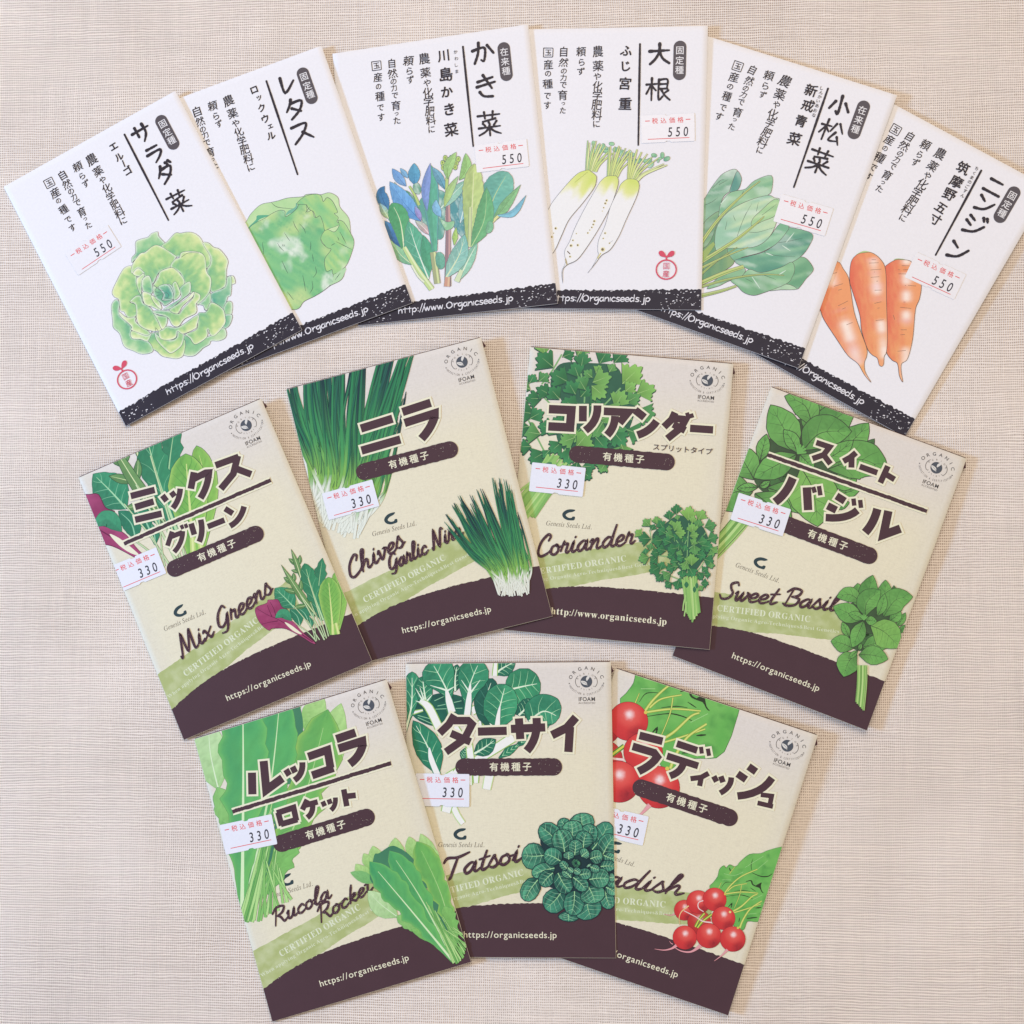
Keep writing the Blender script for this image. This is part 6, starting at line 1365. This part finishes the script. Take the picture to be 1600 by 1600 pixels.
def script(pk, D, items):
    ik = Ink(pk)
    for txt, a, b, size, w in items:
        p, q = D.one(*a), D.one(*b); ang = math.degrees(math.atan2(q[1] - p[1], q[0] - p[0]))
        strokes_text(ik, txt, SCRIPT, p, size, w, C('#4a2f3a'), ang, .22, fit=math.hypot(q[0] - p[0], q[1] - p[1]), spots=C('#b9a8a0'))
    ik.build('script_lettering')
def S_(D, *sts): return [D(list(st)) for st in sts]

# mixed greens
pk = green([(123.0, 746.5), (408.0, 623.0), (581.5, 1033.0), (287.2, 1156.2)], (0, 3.4, 1.8, 0), 'cream and brown seed packet with red beet leaf and mixed green leaves')
green_base(pk, (22.0, 81.4), 60.8, seed=11)
D = pk.crop(110, 610, 2.857); B = pk.crop(120, 640, 6.154); s = pk.crop(390, 850, 9.412)
ik = Ink(pk, scale_tf(s.one(375, 655), B.one(160, 625), 1.8)); draw_mix(ik, s); ik.build('vegetable_illustration')
ik = Ink(pk); draw_mix(ik, s); ik.build('vegetable_illustration')
pill(pk, 61.0, seed=1)
title(pk, [(S_(B, [(520, 832), (751, 772)], [(562, 938), (741, 884)], [(562, 1060), (818, 1000)]), 3.3), (S_(B, [(824, 825), (866, 880)]) + S_(B, [(910, 792), (942, 836)]) + [arc3(*B((996, 760), (990, 870), (925, 948)))], 2.9),
           (S_(B, [(1128, 602), (1098, 762)]) + [B((1116, 672), (1240, 608))[0:2] + arc3(*B((1272, 606), (1262, 740), (1190, 852)))], 3.4), (S_(D, [(648, 335), (752, 297)]) + S_(D, [(748, 292), (728, 372), (672, 440)], [(728, 345), (808, 375)]), 3.4),
           (S_(D, [(455, 630), (434, 694)], [(446, 655), (500, 634)]) + [arc3(*D((502, 628), (502, 680), (464, 722)))], 2.5), (S_(D, [(495, 601), (503, 619)], [(513, 596), (521, 614)]), 1.8), (S_(B, [(1100, 1095), (1132, 1203)]) + [arc3(*B((1192, 1058), (1222, 1180), (1178, 1272)))], 2.9),
           (S_(B, [(1260, 1126), (1422, 1062)]), 2.9), (S_(B, [(1425, 952), (1502, 1000)]) + [arc3(*D((713, 606), (762, 580), (776, 518)))], 2.9)], [D((240, 685), (895, 401))])
script(pk, D, [('Mix Greens', (500, 1195), (905, 898), 9.4, 1.25)])
sticker(pk, (-2.6, 47.3), (23.4, 47.6), (-3.2, 61.2), '330')

# chives
pk = green([(447.5, 608.7), (751.5, 527.5), (863.2, 963.0), (553.0, 1039.3)], (0, 4.0, 1.8, 0), 'cream and brown seed packet with bundles of thin dark green chives with white ends')
green_base(pk, (34.9, 75.4), 49.7, seed=12)
D = pk.crop(430, 520, 3.018); s = pk.crop(690, 730, 7.273)
ik = Ink(pk, scale_tf(s.one(760, 1170), D.one(320, 705), 1.9, 26)); draw_chives(ik, s); ik.build('vegetable_illustration')
pill(pk, 49.7, seed=2)
title(pk, [(S_(D, [(404, 452), (554, 405)], [(407, 556), (591, 503)]), 4.2), (S_(D, [(600, 374), (734, 330)]) + [D((610, 426), (752, 380)) + arc3(*D((757, 376), (745, 440), (690, 500)))[1:]], 4.2)])
script(pk, D, [('Chives', (355, 1165), (612, 1000), 9.4, 1.3), ('Garlic', (540, 1125), (722, 1035), 7.8, 1.25), ('Nira', (745, 1022), (885, 955), 7.8, 1.25)])
ik = Ink(pk); draw_chives(ik, s); ik.build('vegetable_illustration')
sticker(pk, (4.9, 54.9), (31.0, 54.4), (4.8, 68.5), '330')

# coriander
pk = green([(829.0, 542.5), (1146.0, 568.7), (1108.7, 1015.0), (786.3, 984.0)], (0, 2.2, 1.8, 0), 'cream and brown seed packet with leafy bunches of coriander')
green_base(pk, (26.5, 81.3), 51.2, serif_url=True, seed=13)
D = pk.crop(800, 530, 3.265); s = pk.crop(990, 780, 8.0)
ik = Ink(pk, scale_tf(s.one(690, 190), D.one(605, 190), 1.75, 40)); draw_coriander(ik, s); ik.build('vegetable_illustration')
pill(pk, 51.2, seed=3)
title(pk, [(S_(D, [(188, 357), (303, 362), (297, 438)], [(185, 445), (318, 452)]), 4.3), (S_(D, [(362, 340), (361, 420)]) + [arc3(*D((436, 338), (440, 420), (374, 466)))], 3.9), (S_(D, [(468, 368), (592, 374), (548, 428)]) + [arc3(*D((526, 392), (525, 450), (485, 490)))], 3.9),
           (S_(D, [(628, 362), (676, 400)]) + [arc3(*D((640, 490), (705, 470), (738, 418)))], 3.9), (S_(D, [(832, 374), (815, 410), (775, 448)], [(814, 402), (885, 410), (862, 452), (792, 508)], [(822, 434), (884, 466)]), 3.6), (S_(D, [(892, 375), (900, 398)], [(913, 380), (920, 402)]), 2.0), (S_(D, [(908, 455), (1026, 463)]), 3.7)])
ik = Ink(pk); a, b = D((716, 562), (1022, 588)); ang = math.degrees(math.atan2(b[1] - a[1], b[0] - a[0]))
ik.text('スプリットタイプ', a, 3.4, BROWN, ang, .014, fit=math.hypot(b[0] - a[0], b[1] - a[1])); ik.build('subtitle_lettering')
script(pk, D, [('Coriander', (125, 1112), (622, 1042), 10.2, 1.25)])
ik = Ink(pk); draw_coriander(ik, s); ik.build('vegetable_illustration')
sticker(pk, (6.3, 57.1), (32.8, 57.6), (6.0, 71.5), '330')

# basil
pk = green([(1205.0, 605.0), (1510.2, 716.7), (1354.5, 1141.5), (1050.5, 1024.5)], (0, .8, 1.6, 0), 'cream and brown seed packet with broad smooth basil leaves')
green_base(pk, (24.2, 82.8), 61.0, seed=14)
D = pk.crop(1040, 590, 2.857); s = pk.crop(1290, 890, 6.957)
ik = Ink(pk, scale_tf(s.one(430, 520), D.one(610, 330), 1.7, 38)); draw_basil(ik, s); ik.build('vegetable_illustration')
pill(pk, 61.0, u0=24, u1=76.2, seed=4)
title(pk, [(S_(D, [(672, 290), (732, 310), (705, 345), (655, 362)], [(700, 338), (736, 386)]), 2.8), (S_(D, [(850, 335), (825, 356), (793, 374)], [(830, 356), (829, 402)]), 2.9), (S_(D, [(866, 397), (945, 425)]), 2.9), (S_(D, [(992, 395), (958, 470)], [(980, 430), (1022, 455)]), 2.9),
           ([arc3(*D((568, 448), (540, 520), (488, 556)))] + S_(D, [(630, 490), (636, 592)]), 4.1), (S_(D, [(658, 488), (666, 514)], [(684, 484), (691, 526)]), 2.2), (S_(D, [(762, 528), (800, 552)], [(722, 572), (762, 592)]) + [arc3(*D((714, 625), (810, 635), (856, 592)))], 3.7), (S_(D, [(838, 540), (842, 572)], [(868, 546), (872, 582)]), 2.2),
           ([arc3(*D((945, 586), (930, 650), (890, 692)))] + S_(D, [(994, 595), (972, 702), (1048, 674)]), 4.1)], [D((456, 345), (1166, 597))])
script(pk, D, [('Sweet Basil', (240, 985), (758, 1042), 8.8, 1.2)])
ik = Ink(pk); draw_basil(ik, s); ik.build('vegetable_illustration')
sticker(pk, (2.9, 54.4), (29.4, 53.2), (3.8, 68.2), '330')

# rocket
pk = green([(303.5, 1155.0), (604.0, 1062.0), (736.2, 1503.0), (425.5, 1596.5)], (0, 3.4, 1.8, 0), 'cream and brown seed packet with long lobed pale green rocket leaves')
green_base(pk, (25.4, 78.0), 60.4, seed=15)
D = pk.crop(280, 1050, 2.909); s = pk.crop(540, 1300, 7.62)
ik = Ink(pk, scale_tf(s.one(1290, 1550), D.one(285, 1110), 1.8, 40)); draw_rucola(ik, s); ik.build('vegetable_illustration')
pill(pk, 60.4, seed=5)
title(pk, [(S_(D, [(331, 457), (333, 556)], [(384, 404), (396, 536), (470, 482)]), 4.1), (S_(D, [(485, 443), (501, 470)], [(515, 430), (528, 457)]) + [arc3(*D((560, 410), (565, 465), (524, 492)))], 3.0), (S_(D, [(586, 385), (674, 354), (688, 436)], [(604, 470), (702, 436)]), 3.9),
           (S_(D, [(714, 305), (802, 275)]) + [D((724, 348), (832, 314)) + arc3(*D((838, 310), (830, 380), (775, 418)))[1:]], 4.1), (S_(D, [(450, 638), (466, 698)], [(444, 641), (520, 616), (533, 676)], [(462, 692), (538, 670)]), 2.9), (S_(D, [(582, 580), (560, 626)], [(572, 606), (630, 590)]) + [arc3(*D((606, 598), (612, 640), (582, 662)))], 2.7),
           (S_(D, [(652, 588), (662, 610)], [(680, 578), (688, 600)]) + [arc3(*D((710, 570), (714, 608), (690, 628)))], 2.4), (S_(D, [(748, 533), (762, 610)], [(752, 566), (803, 560)]), 2.8)], [D((242, 635), (963, 414))])
script(pk, D, [('Rucola', (432, 1155), (690, 1025), 7.6, 1.15), ('Rocket', (640, 1140), (880, 990), 7.4, 1.15)])
ik = Ink(pk); draw_rucola(ik, s); ik.build('vegetable_illustration')
sticker(pk, (.9, 43.4), (27.3, 45.6), (.2, 58.0), '330')

# tatsoi
pk = green([(634.5, 1037.2), (954.5, 1034.5), (962.5, 1497.0), (637.1, 1494.7)], (0, 1.6, 1.9, 0), 'cream and brown seed packet with a dark green rosette and leaves on thick white stalks')
green_base(pk, (25.8, 82.0), 50.0, seed=16)
D = pk.crop(620, 1020, 3.2); B = pk.crop(630, 1030, 6.152)
ik = Ink(pk); draw_tatsoi_big(ik, B); ik.build('vegetable_illustration')
pill(pk, 50.0, seed=6)
title(pk, [(S_(B, [(492, 535), (440, 625), (350, 712)], [(480, 590), (625, 590), (650, 620)][:2] + [(662, 625), (590, 765), (410, 892)], [(458, 712), (648, 795)]), 3.7), (S_(B, [(718, 696), (996, 688)]), 4.0), (S_(B, [(1035, 670), (1366, 655)], [(1112, 568), (1126, 768)]) + [arc3(*B((1282, 564), (1300, 760), (1188, 882)))], 4.0),
           (S_(D, [(896, 322), (850, 375), (775, 412)], [(866, 370), (858, 496)]), 4.1)])
script(pk, D, [('Tatsoi', (235, 1130), (618, 1040), 9.8, 1.35)])
ik = Ink(pk); draw_tatsoi(ik, pk.crop(805, 1260, 8.42)); ik.build('vegetable_illustration')
sticker(pk, (4.5, 52.9), (30.8, 53.3), (4.9, 68.6), '330')

# radish
pk = green([(962.0, 1044.5), (1277.7, 1149.2), (1137.7, 1586.7), (824.1, 1479.2)], (0, 3.0, 2.2, 0), 'cream and brown seed packet with round red radishes')
green_base(pk, (25.0, 81.6), 50.8, seed=17)
D = pk.crop(880, 1030, 2.807); s = pk.crop(1010, 1310, 7.273)
ik = Ink(pk, scale_tf(s.one(980, 1140), D.one(418, 560), 1.68)); draw_radish(ik, s); ik.build('vegetable_illustration')
pill(pk, 50.8, u0=24.5, u1=76.4, seed=7)
title(pk, [(S_(D, [(334, 334), (436, 360)]) + [D((304, 382), (398, 410)) + arc3(*D((420, 414), (400, 460), (330, 492)))[1:]], 3.8), (S_(D, [(498, 370), (588, 400)], [(455, 424), (592, 468)]) + [arc3(*D((530, 445), (522, 495), (468, 512)))], 3.4), (S_(D, [(604, 384), (608, 414)], [(634, 392), (640, 424)]), 2.0), (S_(D, [(638, 500), (605, 518), (558, 524)], [(606, 515), (598, 556)]), 2.5),
           (S_(D, [(660, 513), (673, 537)], [(691, 513), (701, 540)]) + [arc3(*D((737, 518), (738, 562), (688, 587)))], 2.7), (S_(D, [(812, 470), (846, 494)], [(764, 502), (802, 528)]) + [arc3(*D((764, 600), (872, 592), (916, 520)))], 3.6), (S_(D, [(866, 594), (914, 600), (906, 640)], [(852, 630), (920, 646)]), 2.3)])
script(pk, D, [('Radish', (72, 975), (518, 1036), 9.6, 1.25)])
ik = Ink(pk); draw_radish(ik, s); ik.build('vegetable_illustration')
sticker(pk, (10.2, 65.2), (36.2, 62.6), (11.4, 79.4), '330')

bpy.data.objects.remove(_fo)
for c in list(bpy.data.curves):
    if c.users == 0: bpy.data.curves.remove(c)
